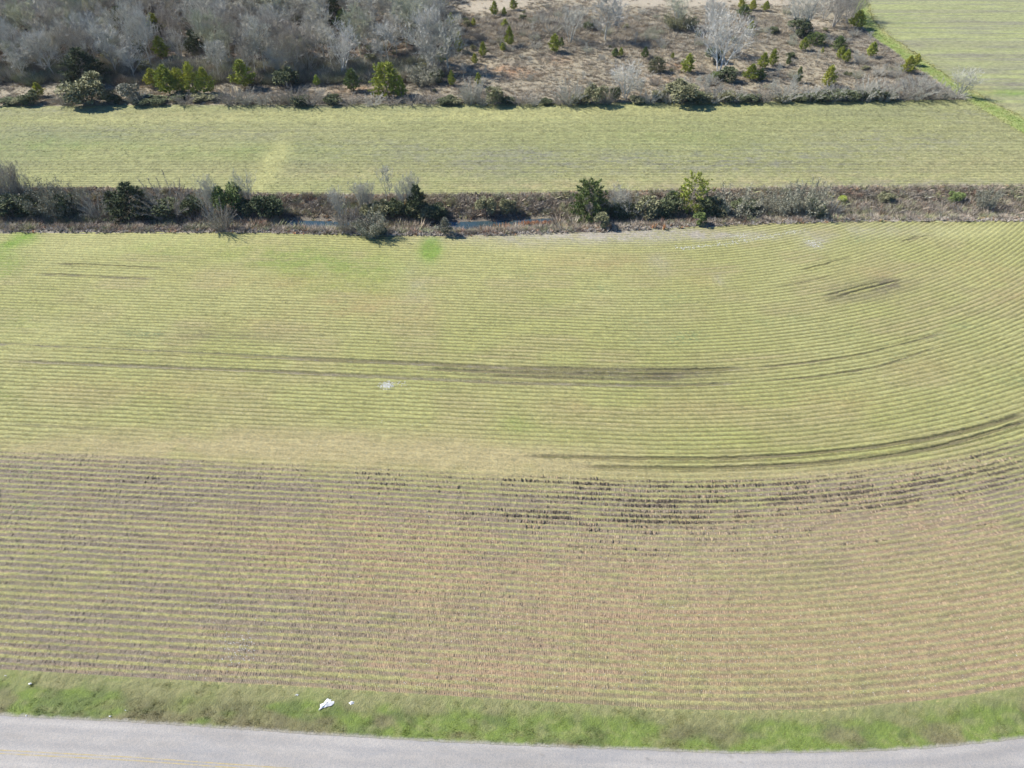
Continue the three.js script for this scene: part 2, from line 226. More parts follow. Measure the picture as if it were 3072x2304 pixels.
function fieldAt(x, z, s, t) {                                         // colour and height of the near field
  const r = t / ROW + 0.2 * (vn(s * 0.05, t * 0.03, 79) - 0.5) + 0.14 * (vn(s * 0.45, t * 0.9, 80) - 0.5), ri = Math.round(r), c = Math.cos(2 * Math.PI * r), rh = h2(ri, 7, 81);
  const along = vn(s * 0.22, ri * 3.7, 83), fine = vn(s * 1.9, t * 3.4, 85), fine2 = vn(s * 4.3, t * 5.1, 87), broad = fbm(x * 0.05, z * 0.05, 89, 3);
  const o = blobSum(fieldBlobs, x, z, {}); blobSum(soilBlobs, x, z, o);
  const lower = sstep(177.5, 179.5, t + 1.6 * (vn(s * 0.05, 2, 91) - 0.5));            // below the straw band more soil shows
  const d = -z, top = sstep(112, 128, d);
  let S = clamp(lower * (0.24 + 0.7 * (broad - 0.4) + 0.35 * (vn(s * 0.08, ri * 4.1, 92) - 0.5)) + (o.s || 0) * lower * (0.55 + 0.6 * vn(s * 0.12, ri * 2.2, 94))), red = clamp((o.red || 0)), tan = clamp(o.tan || 0);
  const band = sstep(-0.75, 0.15, c + 0.5 * (along - 0.5) + 0.3 * (fine - 0.5) - 0.75 * S * (0.4 + 0.6 * rh) - 0.25 * lower);
  let crop = mixc(mixc(K.crop, K.cropDeep, clamp(0.15 + 0.8 * (broad - 0.35) + 0.5 * (fine2 - 0.5) + 0.3 * lower)), K.straw, clamp(0.75 * sstep(0.4, 0.75, vn(x * 0.11, z * 0.2, 95)) * (0.35 + rh * 0.6)));
  crop = mixc(crop, K.lowCrop, 0.75 * lower); crop = mixc(crop, K.straw, clamp((o.straw || 0) * 0.9)); crop = mixc(crop, K.tanCrop, clamp(tan * 0.85));
  let soil = mixc(K.soil, K.soilRed, clamp(red * 0.85 + 0.35 * sstep(0.55, 0.9, along) + tan * 0.35));
  let inter = mixc(mixc(K.olive, K.crop, 0.15 * top + 0.2 * fine), soil, clamp(S * 1.25 + 0.15 * lower + 0.25 * (fine2 - 0.4)));
  inter = mixc(inter, K.straw, clamp((o.straw || 0) * 0.8 + tan * 0.3 * fine)); inter = mixc(inter, K.soilRed, red * 0.5);
  if (o.lush) { crop = mixc(crop, K.crop, clamp(o.lush)); inter = mixc(inter, K.crop, clamp(o.lush) * 0.7); }
  let col = mixc(inter, crop, band), y = 0.045 * c * (1 - 0.5 * lower * S);
  if (o.rust) col = mixc(col, K.rust, clamp(o.rust * (0.3 + fine)) * 0.5);
  if (o.greenSoft) col = mixc(col, K.green, clamp(o.greenSoft * (0.3 + 0.9 * fine)) * 0.5);
  if (o.green) col = mixc(col, K.green, clamp(o.green * 0.9) * (0.6 + 0.4 * fine));
  if (o.blue) col = mixc(col, K.greenBlue, clamp(o.blue * sstep(0.45, 0.75, fine * 0.6 + fine2 * 0.4)) * 0.8);
  if (o.pale) col = mixc(col, K.pale, clamp(o.pale * (0.25 + 0.9 * fine * (0.6 + 0.6 * vn(s * 0.8, t * 1.2, 97)))) * 0.8);
  if (o.wet) col = mixc(col, K.mud, clamp(o.wet * (0.4 + 0.8 * fine)) * 0.7);
  y += (0.035 + 0.05 * S) * (fine - 0.5) + (0.02 + 0.06 * S) * (fine2 - 0.5) + 0.05 * (vn(x * 0.25, z * 0.25, 98) - 0.5);
  if (o.clod) {                                                        // lumps of black earth thrown up between the strips
    const m = vn(s * 0.45, ri * 5.3, 99) * 0.4 + vn(s * 3.1, t * 4.2, 101) * 0.6 + 0.16 * -c, gate = h2(ri, 9, 102) > 0.6 ? 0.0 : -0.22, k = sstep(0.6, 0.7, m * (0.5 + 0.5 * Math.min(o.clod, 1.1)) + gate + 0.25 * (vn(s * 0.16, ri * 3.3, 104) - 0.5) - 0.16 * c);
    col = mixc(col, K.wet, k * 0.68); y += 0.12 * k * (0.5 + fine2);
  }
  for (const q of rutDefs) {
    const p = q.p; if (s < p[0][0] - 2 || s > p[p.length - 1][0] + 2 || Math.abs(t - p[0][1]) > 6) continue;
    let i = 0; while (i < p.length - 2 && s > p[i + 1][0]) i++;
    const f = clamp((s - p[i][0]) / (p[i + 1][0] - p[i][0])), tr = lerp(p[i][1], p[i + 1][1], f) + 0.12 * (vn(s * 0.5, 3, 103) - 0.5), dt = t - tr, w = q.w * (0.8 + 0.4 * vn(s * 0.7, 5, 105));
    if (Math.abs(dt) > 3 * w) continue;
    const ends = sstep(p[0][0] - 1, p[0][0] + 5, s) * sstep(p[p.length - 1][0] + 1, p[p.length - 1][0] - 5, s);
    const inr = sstep(w * 1.25, w * 0.8, Math.abs(dt)) * ends, lip = sstep(w * 0.9, w * 1.3, Math.abs(dt)) * sstep(w * 2.2, w * 1.4, Math.abs(dt)) * ends;
    y += -q.dep * inr + q.dep * 0.45 * lip * (0.6 + 0.8 * fine2);
    col = mixc(col, K.rutFloor, inr * q.bare * (0.55 + 0.6 * fine)); col = mixc(col, K.wet, (inr * 0.8 + lip * 0.35) * q.dark * (0.5 + 0.7 * fine2));
  }
  const gr = 1 + (0.28 + 0.02 * lower) * (h2(Math.round(s * 6), Math.round(t * 8), 107) - 0.5) + 0.16 * (vn(s * 1.6, t * 3.1, 108) - 0.5) + 0.12 * (vn(s * 0.3, ri * 6.1, 109) - 0.5); col = [col[0] * gr, col[1] * gr, col[2] * gr];
  return [col, y];
}
const cropMat = new THREE.MeshStandardMaterial({ vertexColors: true, map: grainTex, bumpMap: clodTex, bumpScale: 0.09, roughness: 1 });
function rowSheet(t0, t1, dt, ds, s0, s1) {
  const nt = Math.round((t1 - t0) / dt) + 1, ns = Math.round((s1 - s0) / ds) + 1, id = new Int32Array(nt * ns).fill(-1), pos = [], col = [], uv = [], idx = [];
  for (let j = 0; j < nt; j++) for (let i = 0; i < ns; i++) {
    const t = t0 + (t1 - t0) * j / (nt - 1), s = s0 + (s1 - s0) * i / (ns - 1), [x, z] = fromRow(s, t);
    if (-z > dS(x) + 0.2 || !inView(x, z, 330)) continue;
    const [c, y] = fieldAt(x, z, s, t); id[j * ns + i] = pos.length / 3;
    pos.push(x, y, z); col.push(c[0] * 1.3, c[1] * 1.3, c[2] * 1.3); uv.push(s / 12, t / 12);
  }
  for (let j = 1; j < nt; j++) for (let i = 1; i < ns; i++) {
    const a = id[(j - 1) * ns + i - 1], b = id[(j - 1) * ns + i], c = id[j * ns + i], d = id[j * ns + i - 1];
    if (a < 0 || b < 0 || c < 0 || d < 0) continue; idx.push(a, d, c, a, c, b);
  }
  return geoOf(pos, idx, col, uv);
}
const T_MID = 176.5;
const nearField = sheet('cropped_field', mergeGeometries([rowSheet(T_MID, T_END, ROW / 6.5, 0.18, -118, 100), rowSheet(99, T_MID, ROW / 5, 0.33, -165, 172)]), cropMat, 'wide pale yellow-green field whose sown rows bend away beside the road', 'field');

// ---------------------------------------------------------------- upper field and the field beyond the grass strip
const upBlobs = blobs([
  [800, 520, 4, 12, 'lush', 1.2, 0.3], [830, 460, 4, 12, 'lush', 1.0, 0.3], [1500, 345, 40, 6, 'lush', 0.9], [900, 350, 46, 6, 'lush', 0.7], [300, 360, 30, 6, 'lush', 0.5], [2000, 330, 50, 5, 'lush', 0.5], [560, 350, 24, 5, 'rust', 0.3],
  [400, 400, 60, 10, 'grey', 0.55], [1000, 440, 40, 8, 'grey', 0.35], [1550, 480, 60, 14, 'grey', 0.55], [2300, 480, 50, 14, 'grey', 0.6], [2700, 420, 40, 10, 'grey', 0.5], [150, 430, 30, 10, 'green', 0.3], [700, 450, 40, 8, 'green', 0.25], [2000, 420, 40, 12, 'green', 0.2], [2400, 540, 50, 5, 'rust', 0.35], [1700, 555, 50, 4, 'rust', 0.4], [2900, 500, 30, 10, 'rust', 0.25], [1000, 520, 40, 6, 'rust', 0.3], [2900, 345, 24, 8, 'grey', 0.4], [200, 330, 30, 5, 'grey', 0.5], [1000, 318, 60, 2, 'grey', 0.8], [2350, 560, 60, 3, 'grey', 0.7], [2800, 550, 40, 3, 'grey', 0.7],
]);
const gUp = { grey: alb(160, 158, 136), crop: alb(200, 198, 137), deep: alb(180, 186, 116), olive: alb(134, 136, 92) };
function upperAt(x, z) {
  const t = -z, r = t / ROW, ri = Math.round(r), c = Math.cos(2 * Math.PI * r), rh = h2(ri, 3, 121);
  const along = vn(x * 0.2, ri * 2.9, 123), fine = vn(x * 1.4, t * 2.2, 125), broad = fbm(x * 0.035, z * 0.05, 127, 3), o = blobSum(upBlobs, x, z, {});
  const band = sstep(-0.6, 0.35, c + 0.7 * (along - 0.5) + 0.4 * (fine - 0.5) + 0.6 * (rh - 0.5) + 0.05);
  let crop = mixc(gUp.crop, gUp.deep, clamp(0.25 + 1.4 * (broad - 0.4) + 0.5 * (rh - 0.5))), inter = mixc(gUp.olive, gUp.crop, 0.1 + 0.3 * fine);
  let col = mixc(inter, crop, band); col = mixc(col, gUp.grey, clamp((o.grey || 0) * sstep(0.3, 0.75, fine * 0.6 + along * 0.5) * 0.9 + 0.2 * sstep(0.5, 0.8, broad)));
  col = mixc(col, K.green, clamp((o.green || 0) * (0.5 + fine)) * 0.6); col = mixc(col, K.straw, clamp((o.rust || 0) * (0.4 + fine))); col = mixc(col, K.crop, clamp(o.lush || 0) * 0.75 * (0.7 + 0.5 * fine));
  const gr = 1 + 0.3 * (h2(Math.round(x * 2.5), ri, 129) - 0.5) + 0.2 * (vn(x * 0.7, ri * 3.3, 130) - 0.5) + 0.16 * (rh - 0.5) + 0.3 * (h2(Math.round(x * 4), Math.round(t * 4), 128) - 0.5); return [[col[0] * gr, col[1] * gr, col[2] * gr], 0.07 * c + 0.05 * (fine - 0.5) + 0.03 * (rh - 0.5)];
}
function plainSheet(x0, x1, dx, d0, d1, dd, keep, fn, sc = 12) {
  const nx = Math.round((x1 - x0) / dx) + 1, nd = Math.round((d1 - d0) / dd) + 1, id = new Int32Array(nx * nd).fill(-1), pos = [], col = [], uv = [], idx = [];
  for (let j = 0; j < nd; j++) for (let i = 0; i < nx; i++) {
    const x = x0 + dx * i, d = d0 + dd * j; if (!keep(x, d)) continue;
    const [c, y] = fn(x, -d); id[j * nx + i] = pos.length / 3; pos.push(x, y, -d); col.push(c[0] * 1.3, c[1] * 1.3, c[2] * 1.3); uv.push(x / sc, d / sc);
  }
  for (let j = 1; j < nd; j++) for (let i = 1; i < nx; i++) { const a = id[(j - 1) * nx + i - 1], b = id[(j - 1) * nx + i], c = id[j * nx + i], d = id[j * nx + i - 1]; if (a < 0 || b < 0 || c < 0 || d < 0) continue; idx.push(a, b, c, a, c, d); }
  return geoOf(pos, idx, col, uv);
}
sheet('upper_field', plainSheet(-190, 190, 0.5, 156, 232, ROW / 4, (x, d) => d > dN(x) - 0.1 && d < dU(x) + 0.1 && x < xB(d) - 2.6 - 1.5 * vn(d * 0.4, 1, 131), upperAt), cropMat, 'long straight sown field between the ditch and the wood', 'field');
const eastBlobs = blobs([[3010, 278, 16, 4, 'green', 1.0, 0.4], [2940, 268, 6, 6, 'straw', 0.7], [3050, 255, 14, 3, 'soil', 1.0], [2740, 135, 8, 4, 'soil', 0.5], [2950, 65, 20, 4, 'soil', 0.4], [3000, 165, 24, 4, 'soil', 0.45], [2900, 205, 24, 4, 'soil', 0.35], [2990, 335, 12, 8, 'straw', 0.5], [2700, 60, 10, 12, 'green', 0.25]]);
function eastAt(x, z) {
  const d = -z, st = vn(x * 0.012, d * 0.42, 141), st2 = vn(x * 0.05, d * 0.9, 143), f = vn(x * 0.8, d * 1.1, 145), o = blobSum(eastBlobs, x, z, {});
  let c = mixc(alb(188, 194, 128), alb(176, 176, 130), sstep(0.35, 0.7, st * 0.7 + st2 * 0.3)); c = mixc(c, gUp.grey, sstep(0.5, 0.85, st2) * 0.5 + 0.2 * f);
  c = mixc(c, K.green, clamp((o.green || 0) * (0.5 + 0.6 * f)) * 0.75); c = mixc(c, K.straw, clamp(o.straw || 0) * 0.7); c = mixc(c, alb(150, 142, 128), clamp((o.soil || 0) * (0.4 + f)) * 0.7);
  const gr = 1 + 0.35 * (h2(Math.round(x * 1.5), Math.round(d * 1.2), 149) - 0.5) + 0.2 * (vn(x * 0.06, d * 1.1, 150) - 0.5); return [[c[0] * gr, c[1] * gr, c[2] * gr], 0.06 * (f - 0.5) + 0.04 * Math.cos(2 * Math.PI * d / ROW)];
}
sheet('far_field', plainSheet(110, 290, 1, 196, 380, 0.5, (x, d) => x > xB(d) + 3 + 1.5 * vn(d * 0.3, 2, 147), eastAt), cropMat, 'pale green field beyond the curved grass strip', 'field');

// ---------------------------------------------------------------- road, its faded centre lines, the grass verge
const roadMat = new THREE.MeshStandardMaterial({ vertexColors: true, map: grainTex, bumpMap: softTex, bumpScale: 0.004, roughness: 0.82 });
const roadC = alb(201, 195, 189);
function ribbonAlong(off0, off1, nv, y0, fn, step = 0.5) {             // offsets measured from the road edge towards the viewer
  const pos = [], col = [], uv = [], idx = []; let n = 0;
  for (let x = -110; x <= 110; x += step) {
    const d0 = dR(x), tx = 1, tz = -(dR(x + 0.5) - dR(x - 0.5)), L = Math.hypot(tx, tz);
    for (let k = 0; k <= nv; k++) { const o = lerp(off0, off1, k / nv), X = x - tz / L * o, Z = -d0 + tx / L * o, c = fn(X, Z, o); pos.push(X, y0 + c[3], Z); col.push(c[0] * 1.3, c[1] * 1.3, c[2] * 1.3); uv.push(X / 4, Z / 4); }
    if (n) for (let k = 0; k < nv; k++) { const a = (n - 1) * (nv + 1) + k, b = n * (nv + 1) + k; idx.push(a, a + 1, b + 1, a, b + 1, b); }
    n++;
  }
  return geoOf(pos, idx, col, uv);
}
const crown = o => 0.09 * (1 - ((o - 4.1) / 4.1) ** 2);
sheet('road', ribbonAlong(-0.06, 8.2, 30, 0.0, (x, z, o) => {
  const n = fbm(x * 0.5, z * 1.4, 151, 3), s = fbm(x * 0.06, o * 1.3, 153, 2); let c = roadC.map(v => v * (0.95 + 0.2 * (n - 0.5) + 0.3 * (s - 0.5)));
  c = mixc(c, alb(178, 176, 176), 0.55 * sstep(0.5, 0.75, fbm(x * 0.12, z * 0.9, 155, 3))); c = mixc(c, alb(170, 168, 168), 0.35 * Math.exp(-(((o - 1.35) / 0.35) ** 2)) + 0.35 * Math.exp(-(((o - 3.05) / 0.35) ** 2)));
  const ck = Math.abs(vn(x * 0.23, o * 0.5, 156) - 0.5); if (ck < 0.006 && vn(x * 0.05, 4, 158) > 0.5) c = mixc(c, alb(140, 136, 132), 0.5);
  return [...c, crown(o) + 0.01 * (n - 0.5) * 0.2];
}), roadMat, 'pale grey weathered asphalt road along the grass verge', 'road');
for (const [a, b] of [[3.86, 3.98], [4.2, 4.32]]) sheet(numbered('road_marking'), ribbonAlong(a, b, 1, 0.006, (x, z, o) => { const n = fbm(x * 1.3, z * 2, 157, 3), m = vn(x * 0.12, a, 159); return [...mixc(alb(212, 192, 140), roadC, clamp(sstep(0.4, 0.7, n) * 0.6 + (m - 0.5) * 0.5)), crown(o)]; }, 0.3), roadMat, 'faded yellow centre line of the road', 'road marking');
const verC = { g: alb(140, 160, 78), d: alb(120, 134, 78), y: alb(182, 178, 126), b: alb(144, 132, 102), gr: alb(190, 184, 172) };
function vergeCol(x, z, v) {                                           // v: 0 at the road, 1 at the field
  const n = fbm(x * 0.16, z * 0.3, 161, 3), f = vn(x * 2.2, z * 2.2, 163), m = fbm(x * 0.5, z * 0.6, 165, 2);
  let c = mixc(verC.g, verC.d, sstep(0.35, 0.7, m) * 0.8); c = mixc(c, verC.b, sstep(0.48, 0.66, n) * 0.85 * (1 - v * 0.6)); c = mixc(c, verC.y, 0.35 * sstep(0.5, 0.8, fbm(x * 0.9, z * 1.3, 164, 2))); c = mixc(c, verC.y, sstep(0.55, 0.85, v + 0.4 * (n - 0.5)) * 0.75 * (0.5 + 0.6 * f));
  return c;
}
{
  const pos = [], col = [], uv = [], idx = [], nv = 30; let n = 0;
  for (let x = -112; x <= 112; x += 0.25) {
    const a = dR(x) - 0.02 + 0.14 * (vn(x * 1.7, 0, 167) - 0.5) - 0.1, b = fieldEdge(x) + 0.35;
    for (let k = 0; k <= nv; k++) {
      const v = k / nv, d = lerp(a, b, v), f = vn(x * 2.5, d * 2.5, 169); let c = vergeCol(x, -d, v);
      c = mixc(c, verC.gr, sstep(0.09, 0.02, v + 0.05 * (f - 0.5)) * 0.85); 
      const dip = -0.22 * Math.sin(Math.PI * clamp(v * 1.1)) ;
      pos.push(x, 0.03 + dip + 0.09 * (f - 0.5) * sstep(0, 0.12, v) + 0.03 * v, -d); col.push(c[0] * 1.3, c[1] * 1.3, c[2] * 1.3); uv.push(x / 6, d / 6);
    }
    if (n) for (let k = 0; k < nv; k++) { const p = (n - 1) * (nv + 1) + k, q = n * (nv + 1) + k; idx.push(p, q, q + 1, p, q + 1, p + 1); }
    n++;
  }
  sheet('verge', geoOf(pos, idx, col, uv), new THREE.MeshStandardMaterial({ vertexColors: true, map: grainTex, bumpMap: softTex, bumpScale: 0.08, roughness: 1 }), 'rough green grass verge between road and field', 'verge');
}
// ---------------------------------------------------------------- water standing in the ditch
{
  const pos = [], idx = []; let n = 0;
  for (let x = -175; x <= 175; x += 1.5) { const a = dS(x), w = dN(x) - a, m = a + 0.42 * w + 0.8 * Math.sin(x * 0.045); pos.push(x, WATER, -(m - 1.75), x, WATER, -(m + 1.75)); if (n) { const k = n * 2; idx.push(k - 2, k, k + 1, k - 2, k + 1, k - 1); } n++; }
  sheet('ditch_water', geoOf(pos, idx), new THREE.MeshStandardMaterial({ color: new THREE.Color().setRGB(0.035, 0.06, 0.07), roughness: 0.22, bumpMap: softTex, bumpScale: 0.003 }), 'still blue water lying along the bottom of the ditch', 'water');
}

// ---------------------------------------------------------------- plants: one shape of each kind, then copies
class Soup {                                                           // triangles with a colour each
  constructor() { this.p = []; this.c = []; this.n = 0; }
  tri(a, b, c, k) { this.p.push(...a, ...b, ...c); for (let i = 0; i < 3; i++) this.c.push(k, k, k); }
  tube(pts, rad, sides, k) {
    for (let i = 0; i < pts.length - 1; i++) {
      const A = pts[i], B = pts[i + 1], d = nrm(sub(B, A)), u = nrm(cross(d, Math.abs(d[1]) > 0.9 ? [1, 0, 0] : [0, 1, 0])), v = cross(d, u);
      for (let s = 0; s < sides; s++) {
        const a0 = 2 * Math.PI * s / sides, a1 = 2 * Math.PI * (s + 1) / sides, q = (P, a, r) => [P[0] + (u[0] * Math.cos(a) + v[0] * Math.sin(a)) * r, P[1] + (u[1] * Math.cos(a) + v[1] * Math.sin(a)) * r, P[2] + (u[2] * Math.cos(a) + v[2] * Math.sin(a)) * r];
        const p0 = q(A, a0, rad[i]), p1 = q(A, a1, rad[i]), p2 = q(B, a1, rad[i + 1]), p3 = q(B, a0, rad[i + 1]);
        this.tri(p0, p1, p2, k); this.tri(p0, p2, p3, k);
      }
    }
  }
  geo() { const g = new THREE.BufferGeometry(); g.setAttribute('position', new THREE.Float32BufferAttribute(this.p, 3)); g.setAttribute('color', new THREE.Float32BufferAttribute(this.c, 3)); g.computeVertexNormals(); return g; }
}
const sub = (a, b) => [a[0] - b[0], a[1] - b[1], a[2] - b[2]], add = (a, b, s = 1) => [a[0] + b[0] * s, a[1] + b[1] * s, a[2] + b[2] * s];
const cross = (a, b) => [a[1] * b[2] - a[2] * b[1], a[2] * b[0] - a[0] * b[2], a[0] * b[1] - a[1] * b[0]];
const nrm = a => { const l = Math.hypot(...a) || 1; return [a[0] / l, a[1] / l, a[2] / l]; };
const bend = (d, r, k) => nrm([d[0] + (r() - 0.5) * k, d[1] + (r() - 0.5) * k, d[2] + (r() - 0.5) * k]);
function twig(S, p, d, len, w, r, k) {                                  // a thin two-sided sliver
  const sd = nrm(cross(d, bend([0.3, 0.5, 0.8], r, 2))), e = add(p, d, len); S.tri(add(p, sd, w / 2), add(p, sd, -w / 2), e, k);
}
// leafless tree, 1 unit tall: trunk with main limbs, crown of branches and twigs
function bareTree(seed, { stems = 1, fork = 0.35, spread = 0.5, n1 = 9, n2 = 6, n3 = 6, tw = 6, rad = 0.012, rise = 0.55, twl = 0.075 }) {
  const r = rngOf(seed), T = new Soup(), Cr = new Soup();
  const grow = (p, d, len, rd, lev) => {
    const m = lev < 2 ? 4 : 3, pts = [p], rr = [rd]; let q = p, dd = d;
    for (let i = 1; i <= m; i++) { dd = bend(dd, r, 0.16 + lev * 0.1); dd = nrm([dd[0], dd[1] + 0.05 * lev, dd[2]]); q = add(q, dd, len / m); pts.push(q); rr.push(rd * (1 - 0.78 * i / m)); }
    (lev < 2 ? T : Cr).tube(pts, rr, lev < 1 ? 6 : lev < 2 ? 4 : 3, 0.85 + 0.3 * r());
    const at = f => { const k = Math.min(m - 1, Math.floor(f * m)); return add(pts[k], sub(pts[k + 1], pts[k]), f * m - k); };
    if (lev === 3) { for (let i = 0; i < tw; i++) { const f = 0.15 + 0.85 * r(); twig(Cr, at(f), nrm(add(bend(dd, r, 1.5), [0, 0.35, 0])), twl * (0.6 + 0.8 * r()), 0.0042 + 0.0028 * r(), r, 0.8 + 0.45 * r()); } return; }
    const n = [n1, n2, n3][lev];
    for (let i = 0; i < n; i++) {
      const f = lev ? 0.25 + 0.75 * (i + r()) / n : fork + (1 - fork) * (i + 0.6 * r()) / n, a = r() * 6.283, o = spread * (0.7 + 0.6 * r()) * (lev ? 1.25 : 1), side = nrm(cross(dd, [Math.cos(a), 0.2 * (r() - 0.5), Math.sin(a)]));
      const nd = nrm([d[0] * 0.6 + side[0] * o * 1.4, (lev ? Math.max(d[1], 0.1) * 0.5 : rise) + side[1] * o + 0.18, d[2] * 0.6 + side[2] * o * 1.4]);
      const L = lev ? len * (0.55 + 0.3 * r()) * (1 - 0.35 * f) : (0.2 + 0.26 * r()) * (1.25 - 0.72 * f) * (1 + spread * 0.4);
      grow(at(f), nd, L, Math.max(0.0016, rr[Math.min(m, Math.round(f * m))] * 0.62), lev + 1);
    }
  };
  for (let s = 0; s < stems; s++) { const a = r() * 6.283, l = stems > 1 ? 0.2 + 0.25 * r() : 0.06; grow([stems > 1 ? Math.cos(a) * 0.02 : 0, -0.02, stems > 1 ? Math.sin(a) * 0.02 : 0], nrm([Math.cos(a) * l, 1, Math.sin(a) * l]), stems > 1 ? 0.72 + 0.2 * r() : 0.86, rad * (stems > 1 ? 0.7 : 1), 0); }
  return { trunk: T.geo(), crown: Cr.geo() };
}
// conifer, 1 unit tall and wide: tiers of boughs ending in needle sprays
function conifer(seed, { tiers = 15, shape = f => 1 - f, base = 0.12, sprays = 5, blades = 9, size = 0.085, droop = 0.05, gap = 0.15, wide = 0.5 }) {
  const r = rngOf(seed), T = new Soup(), Cr = new Soup(); T.tube([[0, -0.02, 0], [0.005, 0.5, 0.004], [0, 0.97, 0]], [0.017, 0.011, 0.003], 6, 1);
  for (let i = 0; i < tiers; i++) {
    const f = base + (1 - base) * (i + 0.5 * r()) / tiers, R = wide * shape((f - base) / (1 - base)), nb = 6 + Math.floor(3 * r());
    for (let b = 0; b < nb; b++) {
      if (r() < gap) continue;
      const a = 6.283 * (b + r()) / nb, L = R * (0.65 + 0.5 * r()), up = 0.18 + 0.5 * f - droop * 4, d = nrm([Math.cos(a), up, Math.sin(a)]), p = [0, f * 0.97, 0];
      T.tube([p, add(p, d, L * 0.8)], [0.005, 0.002], 3, 1);
      const ns = Math.max(1, Math.round(sprays * L / wide + 0.5));
      for (let s = 0; s < ns; s++) {
        const q = add(p, d, L * (0.35 + 0.65 * (s + r()) / ns)), k = 0.72 + 0.56 * r();
        const o = bend(d, r, 0.8), c0 = add(q, bend([0, 0, 0], r, 1), 0.02);
        for (let n = 0; n < blades; n++) { const dd = nrm(add(bend(o, r, 2.2), [0, 0.28, 0])); twig(Cr, c0, dd, size * (0.6 + 0.8 * r()), size * 0.34, r, k * (0.85 + 0.3 * r())); }
      }
    }
  }
  for (let n = 0; n < 26; n++) twig(Cr, [0, 0.9 + 0.06 * r(), 0], nrm([r() - 0.5, 1.1, r() - 0.5]), size * 0.9, size * 0.25, r, 1);
  return { trunk: T.geo(), crown: Cr.geo() };
}
// leafy shrub, 1 unit tall and wide: leaf sprays on lobes round a fan of stems
function shrub(seed, { lobes = 11, leaves = 230, leaf = 0.05, twigs = 350, low = 0.1 }) {
  const r = rngOf(seed), T = new Soup(), Cr = new Soup();
  for (let i = 0; i < lobes; i++) {
    const a = 6.283 * r(), q = Math.sqrt(r()) * 0.34, c = [Math.cos(a) * q, low + 0.16 + (0.62 - q * 0.75) * r(), Math.sin(a) * q], R = 0.13 + 0.11 * r();
    T.tube([[c[0] * 0.15, -0.03, c[2] * 0.15], [c[0] * 0.6, c[1] * 0.5, c[2] * 0.6], c], [0.012, 0.009, 0.004], 4, 1);
    for (let n = 0; n < leaves; n++) {
      const d = nrm([r() - 0.5, r() - 0.42, r() - 0.5]), rr = R * (0.55 + 0.5 * Math.cbrt(r())), p = add(c, d, rr), u = bend(d, r, 1.6), v = nrm(cross(u, bend([0, 1, 0], r, 1.2))), s = leaf * (0.5 + 0.8 * r()), k = 0.7 + 0.6 * r();
      if (p[1] < 0) p[1] = 0.01;
      S4(Cr, p, u, v, s, k);
    }
    for (let n = 0; n < twigs / lobes; n++) { const d = nrm([r() - 0.5, 0.5 * r() + 0.15, r() - 0.5]); twig(Cr, add(c, d, R * 0.5), nrm(add(d, [0, 0.5, 0])), R * (0.5 + 0.5 * r()), 0.012, r, 0.9 + 0.5 * r()); }
  }
  return { trunk: T.geo(), crown: Cr.geo() };
}
function S4(S, p, u, v, s, k) { const a = add(p, u, s), b = add(p, v, s * 0.45), c = add(p, u, -s * 0.6), d = add(p, v, -s * 0.45); S.tri(a, b, c, k); S.tri(a, c, d, k); }
// leafless brush: many stems from one stool with fine twigs
function brush(seed, { stems = 60, tw = 130, fan = 0.55, w = 0.0062, leafy = 0 }) {
  const r = rngOf(seed), T = new Soup(), Cr = new Soup();
  for (let i = 0; i < stems; i++) {
    const a = 6.283 * r(), q = 0.3 * Math.sqrt(r()), f = fan * (0.2 + r()), L = (0.42 + 0.58 * r()) * (1 - 0.28 * f); let p = [Math.cos(a) * q, -0.03, Math.sin(a) * q], d = nrm([Math.cos(a) * f * 0.4, 1, Math.sin(a) * f * 0.4]); const pts = [p], ds = [d];
    for (let k = 0; k < 4; k++) { d = nrm([d[0] + Math.cos(a) * f * 0.35 + 0.35 * (r() - 0.5), d[1] - 0.06, d[2] + Math.sin(a) * f * 0.35 + 0.35 * (r() - 0.5)]); p = add(p, d, L / 4); pts.push(p); ds.push(d); }
    T.tube(pts, [0.0045, 0.004, 0.003, 0.002, 0.001], 3, 0.8 + 0.4 * r());
    for (let n = 0; n < tw; n++) { const g = Math.pow(r(), 0.8) * 3.99, k = Math.floor(g), c = add(pts[k], sub(pts[k + 1], pts[k]), g - k), dd = nrm(add(bend(ds[k], r, 2.3), [0, 0.25, 0])); twig(Cr, c, dd, 0.035 + 0.07 * r(), w * (0.6 + 0.9 * r()), r, 0.65 + 0.6 * r()); if (r() < leafy) S4(Cr, add(c, bend([0, 0, 0], r, 1), 0.07), bend([0, 0.4, 0], r, 2), bend([1, 0, 0], r, 2), 0.028, 0.7 + 0.6 * r()); }
  }
  return { trunk: T.geo(), crown: Cr.geo() };
}
const M = (c, k = 1) => new THREE.MeshStandardMaterial({ color: new THREE.Color().setRGB(...c.map(v => Math.min(1, v * k))), vertexColors: true, roughness: 1, side: THREE.DoubleSide });
const barks = { grey: M([0.465, 0.445, 0.38]), brown: M([0.37, 0.335, 0.285]), pale: M([0.56, 0.535, 0.485]), olive: M([0.43, 0.43, 0.32]), dark: M([0.34, 0.28, 0.23]), bluish: M([0.47, 0.455, 0.41]) };
const leaves = { pine: M([0.33, 0.36, 0.065]), pineYellow: M([0.44, 0.44, 0.085]), pineDeep: M([0.16, 0.205, 0.065]), cedar: M([0.085, 0.108, 0.05]), evergreen: M([0.115, 0.135, 0.065]), olive: M([0.25, 0.245, 0.135]), greyGreen: M([0.29, 0.28, 0.21]), lime: M([0.42, 0.48, 0.1]) };
